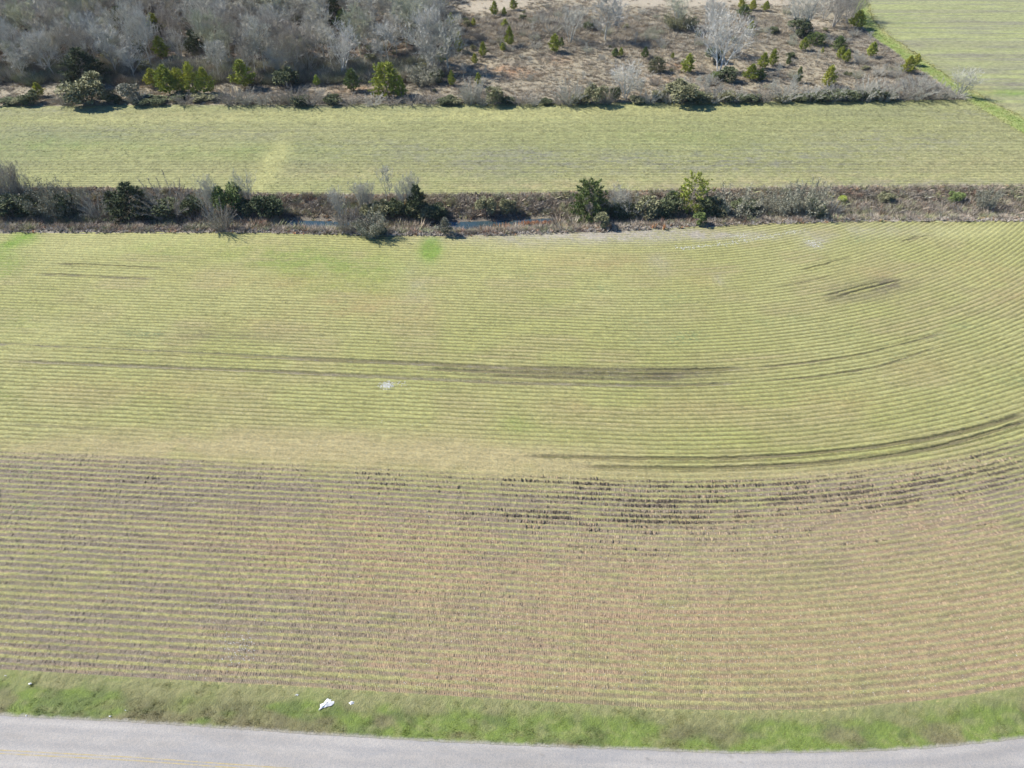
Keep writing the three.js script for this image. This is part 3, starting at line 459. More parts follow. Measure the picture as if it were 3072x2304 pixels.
const V = {
  fan: [1, 2, 3].map(k => bareTree(250 + k, { stems: 5 + k, fork: 0.12, spread: 0.3, n1: 7, n2: 3, n3: 3, tw: 4, rad: 0.024, rise: 0.85 })),
  tree: [1, 2, 3, 4, 5, 6].map(k => bareTree(100 + k, { fork: 0.14 + 0.03 * k, spread: 0.36 + 0.05 * k, n1: 11, n2: 6, n3: 5, tw: 10, rad: 0.016, twl: 0.085 })),
  vase: [1, 2, 3].map(k => bareTree(200 + k, { stems: 3 + k, fork: 0.22, spread: 0.42, n1: 8, n2: 4, n3: 3, tw: 4, rad: 0.024 })),
  thin: [1, 2, 3].map(k => bareTree(300 + k, { fork: 0.3, spread: 0.3, n1: 9, n2: 4, n3: 4, tw: 7, rad: 0.014 })),
  pine: [1, 2, 3, 4].map(k => conifer(400 + k, { tiers: 13 + k, shape: f => Math.min(1, 3.2 * (f + 0.1)) * (1 - 0.95 * f), wide: 0.55, base: 0.08 + 0.02 * k, gap: 0.18, sprays: 6, blades: 11, size: 0.1 })),
  roundPine: [1, 2].map(k => conifer(450 + k, { tiers: 18, shape: f => Math.sqrt(Math.max(0.02, 1 - (f * 1.15 - 0.25) ** 2 * 1.25)), wide: 0.5, base: 0.1, gap: 0.06, sprays: 8, blades: 11, size: 0.07 })),
  cedar: [1, 2].map(k => conifer(500 + k, { tiers: 20, shape: f => Math.min(1, 4 * (f + 0.1)) * (1 - 0.9 * f ** 1.3), wide: 0.5, base: 0.02, gap: 0.05, sprays: 8, blades: 11, size: 0.07 })),
  openPine: [1].map(k => conifer(550 + k, { tiers: 13, shape: f => 0.55 + 0.5 * Math.sin(3 * f + 0.3), wide: 0.48, base: 0.16, gap: 0.3, sprays: 5, blades: 9, size: 0.075 })),
  shrub: [1, 2, 3, 4].map(k => shrub(600 + k, { lobes: 9 + k })),
  brush: [1, 2, 3].map(k => brush(700 + k, { fan: 0.45 + 0.12 * k })),
  leafyBrush: [1, 2, 3].map(k => brush(750 + k, { fan: 0.5 + 0.1 * k, leafy: 0.6 })),
};
for (const list of Object.values(V)) for (const v of list) {              // each shape measured, so that copies get true heights and widths
  const ys = [], rs = []; for (const g of [v.trunk, v.crown]) { const p = g.attributes.position; for (let i = 0; i < p.count; i += 3) { ys.push(p.getY(i)); rs.push(Math.abs(p.getX(i)), Math.abs(p.getZ(i))); } }
  ys.sort((a, b) => a - b); rs.sort((a, b) => a - b); v.top = ys[Math.floor(ys.length * 0.995)]; v.wide = 2 * rs[Math.floor(rs.length * 0.955)];
}
const KIND = { fan: ['bare_tree', 'trunk', 'crown'], tree: ['bare_tree', 'trunk', 'crown'], vase: ['bare_tree', 'trunk', 'crown'], thin: ['bare_sapling', 'trunk', 'crown'], pine: ['pine_tree', 'trunk', 'crown'], roundPine: ['pine_tree', 'trunk', 'crown'], openPine: ['pine_tree', 'trunk', 'crown'], cedar: ['cedar_tree', 'trunk', 'crown'], shrub: ['shrub', 'stems', 'foliage'], brush: ['bush', 'stems', 'twigs'], leafyBrush: ['bush', 'stems', 'twigs'] };
const CAT = { bare_tree: 'tree', bare_sapling: 'sapling', pine_tree: 'pine tree', cedar_tree: 'cedar tree', shrub: 'shrub', bush: 'bush' };
const pr = rngOf(77);
function plant(kind, x, y, z, h, w, bark, leaf, label, group, name) {
  const v = V[kind][Math.floor(pr() * V[kind].length)], [nm, a, b] = KIND[kind], g = new THREE.Group();
  const A = new THREE.Mesh(v.trunk, bark), B = new THREE.Mesh(v.crown, leaf); A.name = a; B.name = b;
  for (const m of [A, B]) m.castShadow = m.receiveShadow = true;
  g.add(A, B); g.name = numbered(name || nm); g.position.set(x, y - 0.02, z); g.rotation.y = pr() * 6.283; g.scale.set(w / v.wide, h / v.top, w / v.wide);
  tag(g, label, CAT[nm] || 'plant', group); scene.add(g); return g;
}
// a plant from the photograph: pixel of its foot, pixel row of its top, width in pixels
function stand(kind, px, py, top, wpx, bark, leaf, label, group, name) {
  const [x, y, z] = at(px, py); let h = 1; for (let i = 0; i < 12; i++) { const a = pxOf(x, y, z)[1], b = pxOf(x, y + h, z)[1]; h *= clamp((a - top) / Math.max(0.5, a - b), 0.5, 3); }
  const q = pxOf(x, y, z)[0], q1 = pxOf(x + 1, y, z)[0];
  const w = wpx ? wpx / (q1 - q) * (kind === 'pine' ? 0.8 : 1) : h * ({ pine: 0.5, thin: 0.4 }[kind] || 0.8);
  return plant(kind, x, y, z, h, w, bark, leaf, label, group, name);
}
const B = barks, F = leaves;
// --- wood: leafless trees, one by one
{
  const r = rngOf(5), spots = [], clear = [[492, 176, 16], [587, 156, 16], [362, 66, 16], [470, 96, 14], [1010, 82, 18], [1034, 88, 16], [262, 250, 20], [1026, 226, 14]].map(([px, py, k]) => { const [x, z] = ground0(px, py); return [x, -z, k * 2.4]; }); /* keep the view of the evergreens open */ let tries = 0;
  while (spots.length < 296 && tries++ < 20000) {
    const x = -245 + 225 * r(), d = 240 + 112 * r(); if (!inForest(x, d)) continue; const q = pxOf(x, 0, -d); if (q[0] < -170 || q[1] < -75) continue;
    if (clear.some(e => d > e[1] - e[2] && d < e[1] + 2 && Math.abs(x - e[0] * d / e[1]) < 4)) continue; if (spots.some(s => Math.hypot(s[0] - x, s[1] - d) < 4.4)) continue; spots.push([x, d]);
  }
  const barkMix = [B.grey, B.grey, B.olive, B.bluish, B.brown, B.grey];
  for (const [x, d] of spots) {
    const b = barkMix[Math.floor(r() * 6)], h = 9.5 + 8 * r(), y = groundY(x, -d);
    const form = r() < 0.82 ? 'tree' : 'vase', tone = b === B.olive ? 'olive-tinged' : b === B.brown ? 'brown' : b === B.bluish ? 'ash grey' : 'grey', size = h > 14.8 ? 'tall' : h > 11.8 ? 'middling' : 'short', set = size + ' ' + tone + ' ' + (form === 'tree' ? 'single-stemmed' : 'many-stemmed');
    plant(form, x, y, -d, h, h * (0.5 + 0.25 * r()), b, b, set + ' leafless tree crowded among others in the wood', set + ' trees of the wood');
  }
  for (let i = 0; i < 150; i++) {                                      // undergrowth
    const x = -240 + 220 * r(), d = 236 + 100 * r(); if (!inForest(x, d) || pxOf(x, 0, -d)[0] < -120) continue; const g = r(), h = 2 + 2.6 * r(), y = groundY(x, -d);
    if (g < 0.72) plant('brush', x, y, -d, h, h * (1 + 0.6 * r()), B.brown, r() < 0.5 ? B.brown : B.grey, 'brown leafless bush between the trunks of the wood', 'bushes under the trees of the wood');
    else plant('shrub', x, y, -d, h, h * (0.9 + 0.5 * r()), B.dark, r() < 0.5 ? F.evergreen : F.olive, 'dark evergreen shrub between the trunks of the wood', 'evergreen shrubs under the trees of the wood');
  }
  // evergreens that stand out in and before the wood
  for (const [px, py, top, w] of [[465, 262, 208, 40], [510, 284, 200, 58], [548, 280, 206, 50], [587, 285, 190, 46], [627, 286, 207, 48], [735, 264, 184, 62]]) stand('pine', px, py, top, w, B.dark, w > 55 ? F.pine : F.pineYellow, 'yellow-green pine in the group at the front of the wood', 'pines grouped at the front of the wood');
  stand('cedar', 262, 250, 150, 90, B.dark, F.cedar, 'large dark evergreen behind the rounded shrub at the edge of the wood', null, 'evergreen_tree');
  stand('pine', 122, 290, 250, 28, B.dark, F.pineYellow, 'small lone pine in the pale grass before the wood');
  stand('pine', 492, 176, 112, 44, B.dark, F.pine, 'yellow-green pine standing alone deep in the wood');
  stand('cedar', 587, 156, 92, 40, B.dark, F.cedar, 'dark evergreen tree standing deep among the bare trees');
  stand('cedar', 362, 66, 20, 44, B.dark, F.pineDeep, 'blue-green evergreen at the back of the wood');
  stand('pine', 470, 96, 42, 50, B.dark, F.pine, 'olive green pine at the back of the wood'); 
  stand('cedar', 1010, 82, -20, 36, B.dark, F.cedar, 'tall dark pointed cedar high in the wood');
  stand('pine', 1034, 88, 30, 40, B.dark, F.pineDeep, 'green pine beside the tall pointed cedar in the wood');
  stand('roundPine', 1162, 287, 192, 68, B.dark, F.pine, 'large rounded dense green pine in the open grass before the wood');
  stand('pine', 1060, 273, 208, 42, B.dark, F.pineDeep, 'medium green pine with a bare foot before the wood');
  stand('pine', 1205, 293, 230, 30, B.dark, F.pine, 'slim pine beside the large rounded pine');
  stand('pine', 952, 256, 226, 20, B.dark, F.lime, 'small bright lime green pine at the edge of the wood');
  stand('vase', 1026, 226, 72, 110, B.pale, B.pale, 'pale whitish bare tree at the front of the wood');
  stand('tree', 1295, 200, 20, 80, B.pale, B.pale, 'tall pale bare tree at the right end of the wood');
  stand('shrub', 862, 262, 206, 64, B.dark, F.evergreen, 'dark evergreen shrub at the front of the wood near the lime green pine');
  stand('leafyBrush', 1275, 252, 198, 80, B.grey, F.greyGreen, 'grey-green tall bush at the corner of the wood');
  stand('shrub', 1315, 250, 213, 40, B.dark, F.evergreen, 'evergreen shrub beside the grey-green bush at the corner of the wood');
}
// --- hedge at the far edge of the upper field
{
  const E1 = 'evergreen shrub in the hedge along the far edge of the upper field', G1 = 'evergreen shrubs of the hedge', E2 = 'grey-brown bush in the hedge along the far edge of the upper field', G2 = 'bushes of the hedge';
  stand('shrub', 268, 311, 228, 108, B.dark, F.olive, 'big rounded olive shrub in the hedge before the dark evergreen');
  stand('shrub', 395, 309, 254, 60, B.dark, F.greyGreen, 'rounded grey-green shrub in the hedge left of the pine group');
  for (const [px, py, top, w] of [[95, 312, 276, 50], [20, 314, 298, 50], [60, 313, 296, 40], [330, 308, 268, 44], [345, 311, 288, 40], [440, 310, 290, 60], [480, 311, 292, 50], [900, 314, 288, 56], [1000, 312, 286, 50], [1340, 312, 290, 46], [1365, 313, 294, 40], [1483, 313, 262, 54], [1520, 313, 290, 40], [1785, 311, 254, 60], [1740, 311, 285, 50], [1845, 304, 262, 30], [1910, 309, 288, 40], [1977, 302, 270, 40], [2040, 309, 244, 86], [2080, 308, 272, 60], [2115, 306, 280, 50], [2178, 306, 272, 50], [2400, 302, 282, 50], [2460, 302, 276, 60], [2526, 300, 272, 66], [2572, 299, 274, 50], [2630, 299, 270, 50], [2670, 298, 276, 40], [2340, 303, 284, 44], [2260, 306, 286, 44], [2225, 306, 284, 40], [1640, 313, 296, 36], [540, 300, 280, 50], [600, 302, 284, 50], [650, 300, 282, 46]]) stand('shrub', px, py, top, w, B.dark, [F.evergreen, F.evergreen, F.olive][Math.floor(pr() * 3)], E1, G1);
  for (const [px, py, top, w] of [[210, 312, 270, 70], [420, 310, 268, 60], [560, 312, 284, 60], [700, 312, 266, 70], [740, 310, 270, 60], [790, 313, 280, 50], [830, 312, 276, 60], [880, 310, 262, 70], [940, 312, 270, 70], [1050, 313, 288, 60], [1120, 313, 290, 60], [1180, 312, 292, 50], [1240, 312, 284, 60], [1290, 312, 286, 60], [1410, 311, 252, 56], [1450, 312, 280, 50], [1560, 312, 284, 60], [1600, 312, 286, 50], [1710, 313, 243, 76], [1680, 312, 280, 50], [1820, 310, 266, 50], [1950, 308, 276, 50], [2010, 306, 262, 60], [2140, 306, 264, 60], [2210, 304, 268, 60], [2290, 303, 262, 60], [2350, 302, 258, 70], [2430, 301, 262, 60], [2500, 300, 258, 66], [2592, 298, 238, 76], [2650, 298, 246, 80], [2700, 296, 250, 80], [2740, 294, 244, 80], [2790, 293, 250, 80], [2830, 292, 262, 70], [2870, 292, 268, 60], [2760, 270, 232, 70], [2810, 278, 246, 60]]) stand('brush', px, py, top, w, B.brown, pr() < 0.55 ? B.brown : B.grey, E2, G2);
  stand('vase', 2878, 285, 200, 66, B.grey, B.grey, 'lone bare tree at the pointed end of the hedge by the grass strip');
  for (const [px, py, top] of [[1917, 300, 238], [2108, 295, 222], [2088, 294, 228], [2368, 288, 222], [2310, 296, 240], [1775, 308, 246]]) stand('thin', px, py, top, 0, B.grey, B.grey, 'thin bare sapling rising out of the hedge', 'thin saplings of the hedge');
  stand('vase', 1876, 296, 178, 84, B.pale, B.pale, 'pale bare tree standing in the hedge at the middle of the scrub');
  stand('brush', 1418, 306, 238, 60, B.grey, B.grey, 'tall bare grey bush in the hedge beside the open grass');
}
// --- scrub: young pines, bare trees, bushes
{
  const P1 = 'young yellow-green pine scattered in the dry scrub', PG = 'young pines in the scrub';
  for (const [px, py, top, w] of [[1327, 192, 147, 26], [1343, 143, 109, 22], [1378, 160, 97, 22], [1353, 78, 40, 22], [1355, 258, 214, 20], [1435, 258, 219, 18], [1449, 170, 126, 22], [1424, 192, 160, 16], [1483, 46, 4, 22], [1512, 47, 22, 14], [1528, 140, 82, 28], [1515, 85, 58, 22], [1508, 154, 130, 14], [1421, 80, 55, 14], [1337, 20, -8, 22], [1540, 30, -8, 22], [1684, 142, 113, 14], [1862, 170, 143, 16], [1845, 172, 145, 18], [1934, 176, 142, 22], [2017, 176, 158, 10], [2286, 207, 160, 32], [2251, 242, 195, 42], [2279, 242, 206, 26], [2230, 50, 14, 34], [2256, 32, 0, 20], [2296, 34, 4, 18], [2222, 26, -8, 20], [2251, 97, 64, 20], [2408, 152, 114, 26], [2512, 152, 110, 38], [2519, 176, 142, 24], [2535, 189, 150, 22], [2610, 172, 128, 26], [2745, 197, 163, 22], [2314, 198, 148, 24], [2363, 196, 168, 14], [2465, 160, 142, 10], [2391, 250, 202, 20]]) stand('pine', px, py, top, w, B.dark, [F.pine, F.pineYellow, F.pine, F.pineDeep][Math.floor(pr() * 4)], P1, PG);
  stand('pine', 1663, 158, 104, 32, B.dark, F.pine, 'bushy bright pine on the bare straw ground below the vase-shaped tree');
  stand('roundPine', 1970, 216, 172, 40, B.dark, F.olive, 'rounded dull olive pine beside the orange grass');
  stand('pine', 2062, 218, 164, 36, B.dark, F.pine, 'well-shaped pine beside the orange grass and the white-branched tree');
  stand('pine', 2480, 260, 198, 36, B.dark, F.pineYellow, 'yellow pine in the pale grass near the end of the scrub');
  stand('pine', 2718, 222, 170, 38, B.dark, F.pineYellow, 'yellow-green pine on the scrub edge beside the grass strip');
  stand('pine', 2568, 86, 34, 46, B.dark, F.pine, 'bright pine casting its shadow on the grass strip');
  stand('roundPine', 2445, 134, 100, 48, B.dark, F.pineDeep, 'dark rounded evergreen between the young pines of the scrub');
  stand('shrub', 2178, 243, 202, 54, B.dark, F.evergreen, 'dark green shrub at the foot of the white-branched tree');
  stand('shrub', 2148, 240, 214, 30, B.dark, F.pineDeep, 'small green shrub left of the foot of the white-branched tree');
  stand('shrub', 2137, 186, 148, 54, B.dark, F.evergreen, 'dark shrub behind the white-branched tree');
  stand('vase', 1710, 128, 12, 84, B.grey, B.grey, 'vase-shaped bare grey tree in the grey brush of the scrub');
  stand('tree', 1815, 124, -14, 76, B.grey, B.bluish, 'tall upright bare tree right of the vase-shaped tree');
  stand('vase', 2040, 84, -24, 84, B.grey, B.olive, 'dense bare tree with a thick bush round its foot');
  stand('leafyBrush', 2040, 86, 40, 84, B.brown, F.olive, 'thick olive bush round the foot of the dense bare tree');
  stand('vase', 2156, 222, 40, 130, B.pale, B.pale, 'large white-branched bare tree in the middle of the scrub');
  stand('tree', 2120, 162, 4, 76, B.pale, B.pale, 'tall white-stemmed bare tree behind the white-branched tree');
  stand('vase', 2398, 106, -30, 96, B.grey, B.grey, 'wide bare tree over a dark evergreen shrub');
  stand('shrub', 2392, 108, 58, 62, B.dark, F.evergreen, 'dark evergreen shrub under the wide bare tree');
  for (const [px, py, top, w] of [[2498, 84, -30, 80], [2540, 70, -30, 70], [2555, 60, -36, 50], [2470, 60, -40, 70], [2520, 45, -50, 60]]) stand('vase', px, py, top, w, B.brown, B.brown, 'brown bare tree in the dense clump at the edge of the far field', 'brown bare trees of the clump by the far field');
  for (const [px, py, top] of [[1590, 205, 168], [1760, 175, 130], [1905, 140, 96], [2085, 130, 84], [2300, 130, 78], [2560, 200, 150], [2640, 235, 190], [1460, 235, 196], [1600, 110, 66], [2330, 236, 190], [2600, 130, 92], [2210, 170, 128], [1390, 230, 190], [1980, 160, 120], [2450, 190, 148], [2690, 240, 200], [1750, 250, 214], [2120, 268, 226]]) stand('thin', px, py, top, 0, B.grey, B.grey, 'thin leafless sapling standing in the dry scrub', 'thin saplings of the scrub');
  const r = rngOf(9), EL = 'small dark evergreen shrub scattered in the dry scrub', EG = 'evergreen shrubs of the scrub'; let n = 0, tries = 0;
  while (n < 165 && tries++ < 9000) {
    const px = 1300 + 1450 * r(), py = 5 + 285 * r(), [x, z] = ground0(px, py), d = -z; if (inForest(x, d) || x > xB(d) - 6 || d < dU(x) + 3) continue;
    const o = blobSum(scrubBlobs, x, z, {}), dens = 0.25 + 0.9 * (o.brush || 0) - 0.5 * (o.pale || 0) - (o.sand || 0) + 0.35 * sstep(2250, 2600, px); if (r() > dens) continue; n++;
    const y = groundY(x, z), h = 0.9 + 1.7 * r() + 0.9 * (o.brush || 0);
    if (r() < 0.88) { const k = Math.floor(r() * 4), tn = ['brown', 'grey', 'grey', 'olive-grey'][k], sz = h > 2.4 ? 'tall' : h > 1.6 ? 'middling' : 'low', wh = (o.brush || 0) > 0.35 ? 'in the thick grey brush' : (o.pale || 0) > 0.25 ? 'on the pale straw ground' : 'in the dry scrub', w1 = h * (1.2 + 0.8 * r()); plant('brush', x, y, z, h, w1, B.brown, [B.brown, B.grey, B.grey, B.olive][k], sz + ' ' + tn + ' leafless bush standing ' + wh, sz + ' ' + tn + ' bushes ' + wh); } else plant('shrub', x, y, z, h * 0.8, h * (0.9 + 0.4 * r()), B.dark, r() < 0.5 ? F.evergreen : F.olive, EL, EG);
  }
}
// --- trees and shrubs along the ditch
{
  for (const [px, py, top, w] of [[26, 618, 492, 62], [60, 620, 486, 60], [92, 618, 496, 60], [-20, 620, 494, 62], [4, 616, 500, 50]]) stand('fan', px, py, top, w, B.brown, B.brown, 'tall bare tree in the row rising out of dark evergreens on the ditch', 'tall bare trees on the ditch');
  const DL = 'dark evergreen shrub under the tall bare trees on the ditch', DG = 'dark evergreen shrubs under the tall bare trees';
  for (const [px, py, top, w] of [[52, 660, 594, 90], [118, 658, 586, 64], [20, 656, 606, 60], [205, 658, 590, 66]]) stand('shrub', px, py, top, w, B.dark, F.evergreen, DL, DG);
  stand('leafyBrush', 167, 656, 552, 96, B.brown, F.greyGreen, 'tall grey-green bush between dark evergreen shrubs on the ditch');
  stand('leafyBrush', 214, 652, 562, 84, B.brown, F.greyGreen, 'grey bush with dead leaves above the dark evergreen shrubs on the ditch');
  stand('leafyBrush', 100, 640, 562, 90, B.brown, F.greyGreen, 'grey bush at the foot of the tall bare trees on the ditch');
  stand('brush', 253, 640, 562, 66, B.brown, B.brown, 'brown bare bush above the dark evergreen shrubs on the ditch');
  stand('brush', 305, 656, 584, 76, B.brown, B.grey, 'rounded grey bush left of the big dark cedar');
  stand('cedar', 410, 660, 556, 100, B.dark, F.cedar, 'big dark cedar on the ditch bank');
  stand('cedar', 350, 640, 578, 50, B.dark, F.evergreen, 'smaller cedar leaning on the big dark cedar');
  stand('brush', 515, 656, 554, 130, B.brown, B.brown, 'broad grey-brown bush right of the big dark cedar');
  stand('shrub', 500, 660, 604, 90, B.dark, F.evergreen, 'low dark shrub under the broad grey-brown bush');
  stand('shrub', 592, 652, 592, 60, B.dark, F.evergreen, 'dark shrub between the broad bush and the bare tree on the ditch');
  stand('fan', 637, 655, 536, 60, B.grey, B.grey, 'bare grey tree on the ditch beside green shrubs');
  stand('shrub', 695, 645, 556, 76, B.dark, F.pineDeep, 'tall green shrub behind the bare bush on the ditch');
  stand('fan', 748, 620, 516, 56, B.grey, B.grey, 'bare upright tree behind the green shrubs on the ditch');
  stand('brush', 668, 690, 608, 76, B.brown, B.brown, 'bare grey bush on the near bank of the ditch');
  stand('shrub', 750, 650, 600, 60, B.dark, F.evergreen, 'dark shrub left of the open water');
  stand('shrub', 812, 656, 588, 74, B.dark, F.cedar, 'very dark shrub at the left end of the open water');
  for (const [px, py, top, w] of [[1025, 655, 566, 46], [1090, 628, 540, 56], [1112, 630, 548, 40], [1235, 628, 526, 50], [1215, 640, 545, 40]]) stand('fan', px, py, top, w, B.grey, B.grey, 'slender bare tree in the brush behind the open water', 'slender bare trees behind the open water');
  stand('thin', 1160, 618, 492, 44, B.grey, B.grey, 'very tall thin bare tree in the middle of the ditch');
  stand('cedar', 1256, 652, 558, 48, B.dark, F.cedar, 'upright dark cedar in the brush behind the open water');
  for (const [px, py, top, w] of [[1150, 656, 606, 60], [1190, 656, 600, 50], [1222, 657, 604, 50], [1270, 658, 610, 60], [1306, 656, 614, 60], [1110, 654, 618, 50]]) stand('shrub', px, py, top, w, B.dark, pr() < 0.6 ? F.evergreen : F.olive, 'dark shrub overhanging the water below the upright cedar', 'dark shrubs overhanging the water');
  stand('shrub', 1459, 646, 592, 52, B.dark, F.olive, 'olive shrub with dark shade on the far bank right of the cedar');
  stand('shrub', 1522, 640, 596, 46, B.dark, F.olive, 'smaller olive shrub left of the broad green evergreen tree');
  stand('leafyBrush', 1115, 706, 644, 76, B.brown, F.greyGreen, 'pale olive bush on the near bank before the water');
  stand('shrub', 1137, 705, 678, 40, B.dark, F.evergreen, 'low dark shrub at the foot of the pale olive bush');
  stand('brush', 1046, 694, 622, 70, B.brown, B.brown, 'brown bare bush on the near bank before the water');
  stand('pine', 1337, 704, 656, 38, B.dark, F.greyGreen, 'small grey-green conifer on the near bank');
  stand('roundPine', 1764, 660, 546, 82, B.dark, F.pineDeep, 'broad green evergreen tree on the ditch');
  stand('brush', 1776, 650, 556, 50, B.pale, B.pale, 'pale twiggy bush grown through the broad green evergreen tree');
  stand('vase', 1855, 648, 562, 70, B.grey, B.grey, 'hazy bare tree right of the broad green evergreen tree');
  for (const [px, py, top, w] of [[1875, 658, 614, 70], [1830, 660, 610, 60], [1935, 656, 594, 70], [2001, 654, 584, 70], [1965, 656, 606, 50], [2119, 652, 590, 70], [2150, 654, 600, 60]]) stand('shrub', px, py, top, w, B.dark, pr() < 0.5 ? F.evergreen : F.olive, 'dark shrub in the row between the two evergreen trees on the ditch', 'dark shrubs between the evergreen trees');
  stand('brush', 1900, 654, 590, 80, B.brown, B.grey, 'grey bush among the dark shrubs on the ditch');
  stand('openPine', 2068, 648, 526, 78, B.dark, F.pine, 'open yellow-green pine on the ditch');
  stand('leafyBrush', 2189, 650, 572, 110, B.grey, F.greyGreen, 'wide grey-green bush right of the open pine');
  stand('shrub', 2225, 652, 604, 70, B.dark, F.evergreen, 'dark shrub under the wide grey-green bush');
  stand('leafyBrush', 2296, 640, 578, 70, B.grey, F.greyGreen, 'grey-green bush half way between the wide bush and the tall willowy bush');
  stand('shrub', 1803, 684, 642, 42, B.dark, F.olive, 'rounded dark bush on the near bank below the broad green evergreen tree');
  stand('shrub', 2095, 674, 640, 34, B.dark, F.pineDeep, 'small green bush on the near bank below the open pine');
  stand('leafyBrush', 2408, 650, 550, 100, B.grey, F.greyGreen, 'tall willowy grey-green bush on the ditch');
  stand('leafyBrush', 2356, 650, 576, 76, B.grey, F.greyGreen, 'grey bush leaning against the tall willowy bush');
  stand('shrub', 2440, 652, 606, 60, B.dark, F.evergreen, 'dark low shrub on the right of the tall willowy bush');
  stand('brush', 2493, 648, 602, 48, B.grey, B.grey, 'small bare bush right of the tall willowy bush');
  stand('shrub', 2523, 612, 588, 26, B.dark, F.lime, 'small yellow-green shrub on the far bank of the ditch');
  stand('shrub', 2651, 612, 580, 42, B.dark, F.olive, 'lone small green shrub half way along the bare end of the ditch');
  stand('shrub', 2863, 610, 578, 44, B.dark, F.pineDeep, 'bright green shrub on the far bank near the end of the ditch');
  stand('leafyBrush', 2946, 632, 564, 56, B.grey, F.greyGreen, 'last tall grey-green bush on the bare end of the ditch');
  for (const [px, py, top, w] of [[2610, 640, 616, 50], [2700, 640, 620, 60], [2800, 640, 614, 50], [2880, 638, 608, 70], [2830, 630, 606, 50], [3010, 636, 612, 60], [2560, 640, 612, 50]]) stand('brush', px, py, top, w, B.brown, B.brown, 'low reddish-brown bramble mound in the bare end of the ditch', 'bramble mounds of the ditch');
}

const edgeC = {}; function fieldEdge0(x) { const k = Math.round(x * 2); return edgeC[k] ??= fieldEdge(k / 2); }
// ---------------------------------------------------------------- what nobody could count: grasses, brush, lint
function tuftGeo(seed, n, w, fan, k0 = 1) { const r = rngOf(seed), S = new Soup(); for (let i = 0; i < n; i++) { const a = 6.283 * r(), d = nrm([Math.cos(a) * fan * r(), 1, Math.sin(a) * fan * r()]); twig(S, [0.12 * (r() - 0.5), -0.05, 0.12 * (r() - 0.5)], d, 0.7 + 0.5 * r(), w * (0.7 + 0.6 * r()), r, k0 * (0.75 + 0.5 * r())); } return S.geo(); }
function moundGeo(seed, n, w) { const r = rngOf(seed), S = new Soup(); for (let i = 0; i < n; i++) { const a = 6.283 * r(), q = Math.sqrt(r()) * 0.5, d = nrm([Math.cos(a) * q * 1.6 + 0.6 * (r() - 0.5), 0.9, Math.sin(a) * q * 1.6 + 0.6 * (r() - 0.5)]); twig(S, [Math.cos(a) * q * 0.7, 0.25 * r() * (1 - q), Math.sin(a) * q * 0.7], d, 0.45 + 0.5 * r(), w * (0.6 + 0.8 * r()), r, 0.7 + 0.6 * r()); } return S.geo(); }
const stuffMat = new THREE.MeshStandardMaterial({ vertexColors: true, roughness: 1, side: THREE.DoubleSide });
function scatter(name, geo, list, label, cat, gain = 1) {                         // list: x, y, z, height, width, colour
  const m = new THREE.InstancedMesh(geo, stuffMat, list.length), o = new THREE.Object3D(), c = new THREE.Color(), r = rngOf(list.length);
  list.forEach(([x, y, z, h, w, k, turn, deep], i) => { o.position.set(x, y, z); o.rotation.set(0.3 * (r() - 0.5), turn ?? 6.283 * r(), 0.3 * (r() - 0.5)); o.scale.set(w, h, deep ?? w); o.updateMatrix(); m.setMatrixAt(i, o.matrix); m.setColorAt(i, c.setRGB(Math.min(0.9, k[0] * gain), Math.min(0.9, k[1] * gain), Math.min(0.9, k[2] * gain))); });
  m.name = numbered(name); m.castShadow = m.receiveShadow = true; tag(m, label, cat, null, 'stuff'); scene.add(m); return m;
}
const jit = (c, r, k = 0.35) => { const f = 1 + k * (r() - 0.5), g = 1 + 0.12 * (r() - 0.5); return [c[0] * f * g, c[1] * f, c[2] * f / g]; };
{                                                                      // verge grass
  const r = rngOf(31), L = [];
  for (let i = 0; i < 85000; i++) {
    const x = -80 + 160 * r(), a = dR(x), b = fieldEdge0(x), v = r(), d = lerp(a + 0.12, b + 0.2, v); if (!inView(x, -d, 200)) continue;
    const m = fbm(x * 0.9, d * 0.9, 171, 2), h = (0.04 + 0.18 * m * m) * (0.5 + 0.8 * r()); if (v < 0.06 && r() < 0.6) continue; if (m < 0.3 && r() < 0.5) continue;
    L.push([x, 0.0 - 0.22 * Math.sin(Math.PI * clamp(v * 1.1)), -d, h, h * 0.9 + 0.04, jit(r() < 0.12 ? verC.y : vergeCol(x, -d, v), r, 0.9)]);
  }
  scatter('verge_grass', tuftGeo(1, 9, 0.11, 1.3), L, 'rough green and straw coloured grass of the road verge', 'grass', 1.6);
}

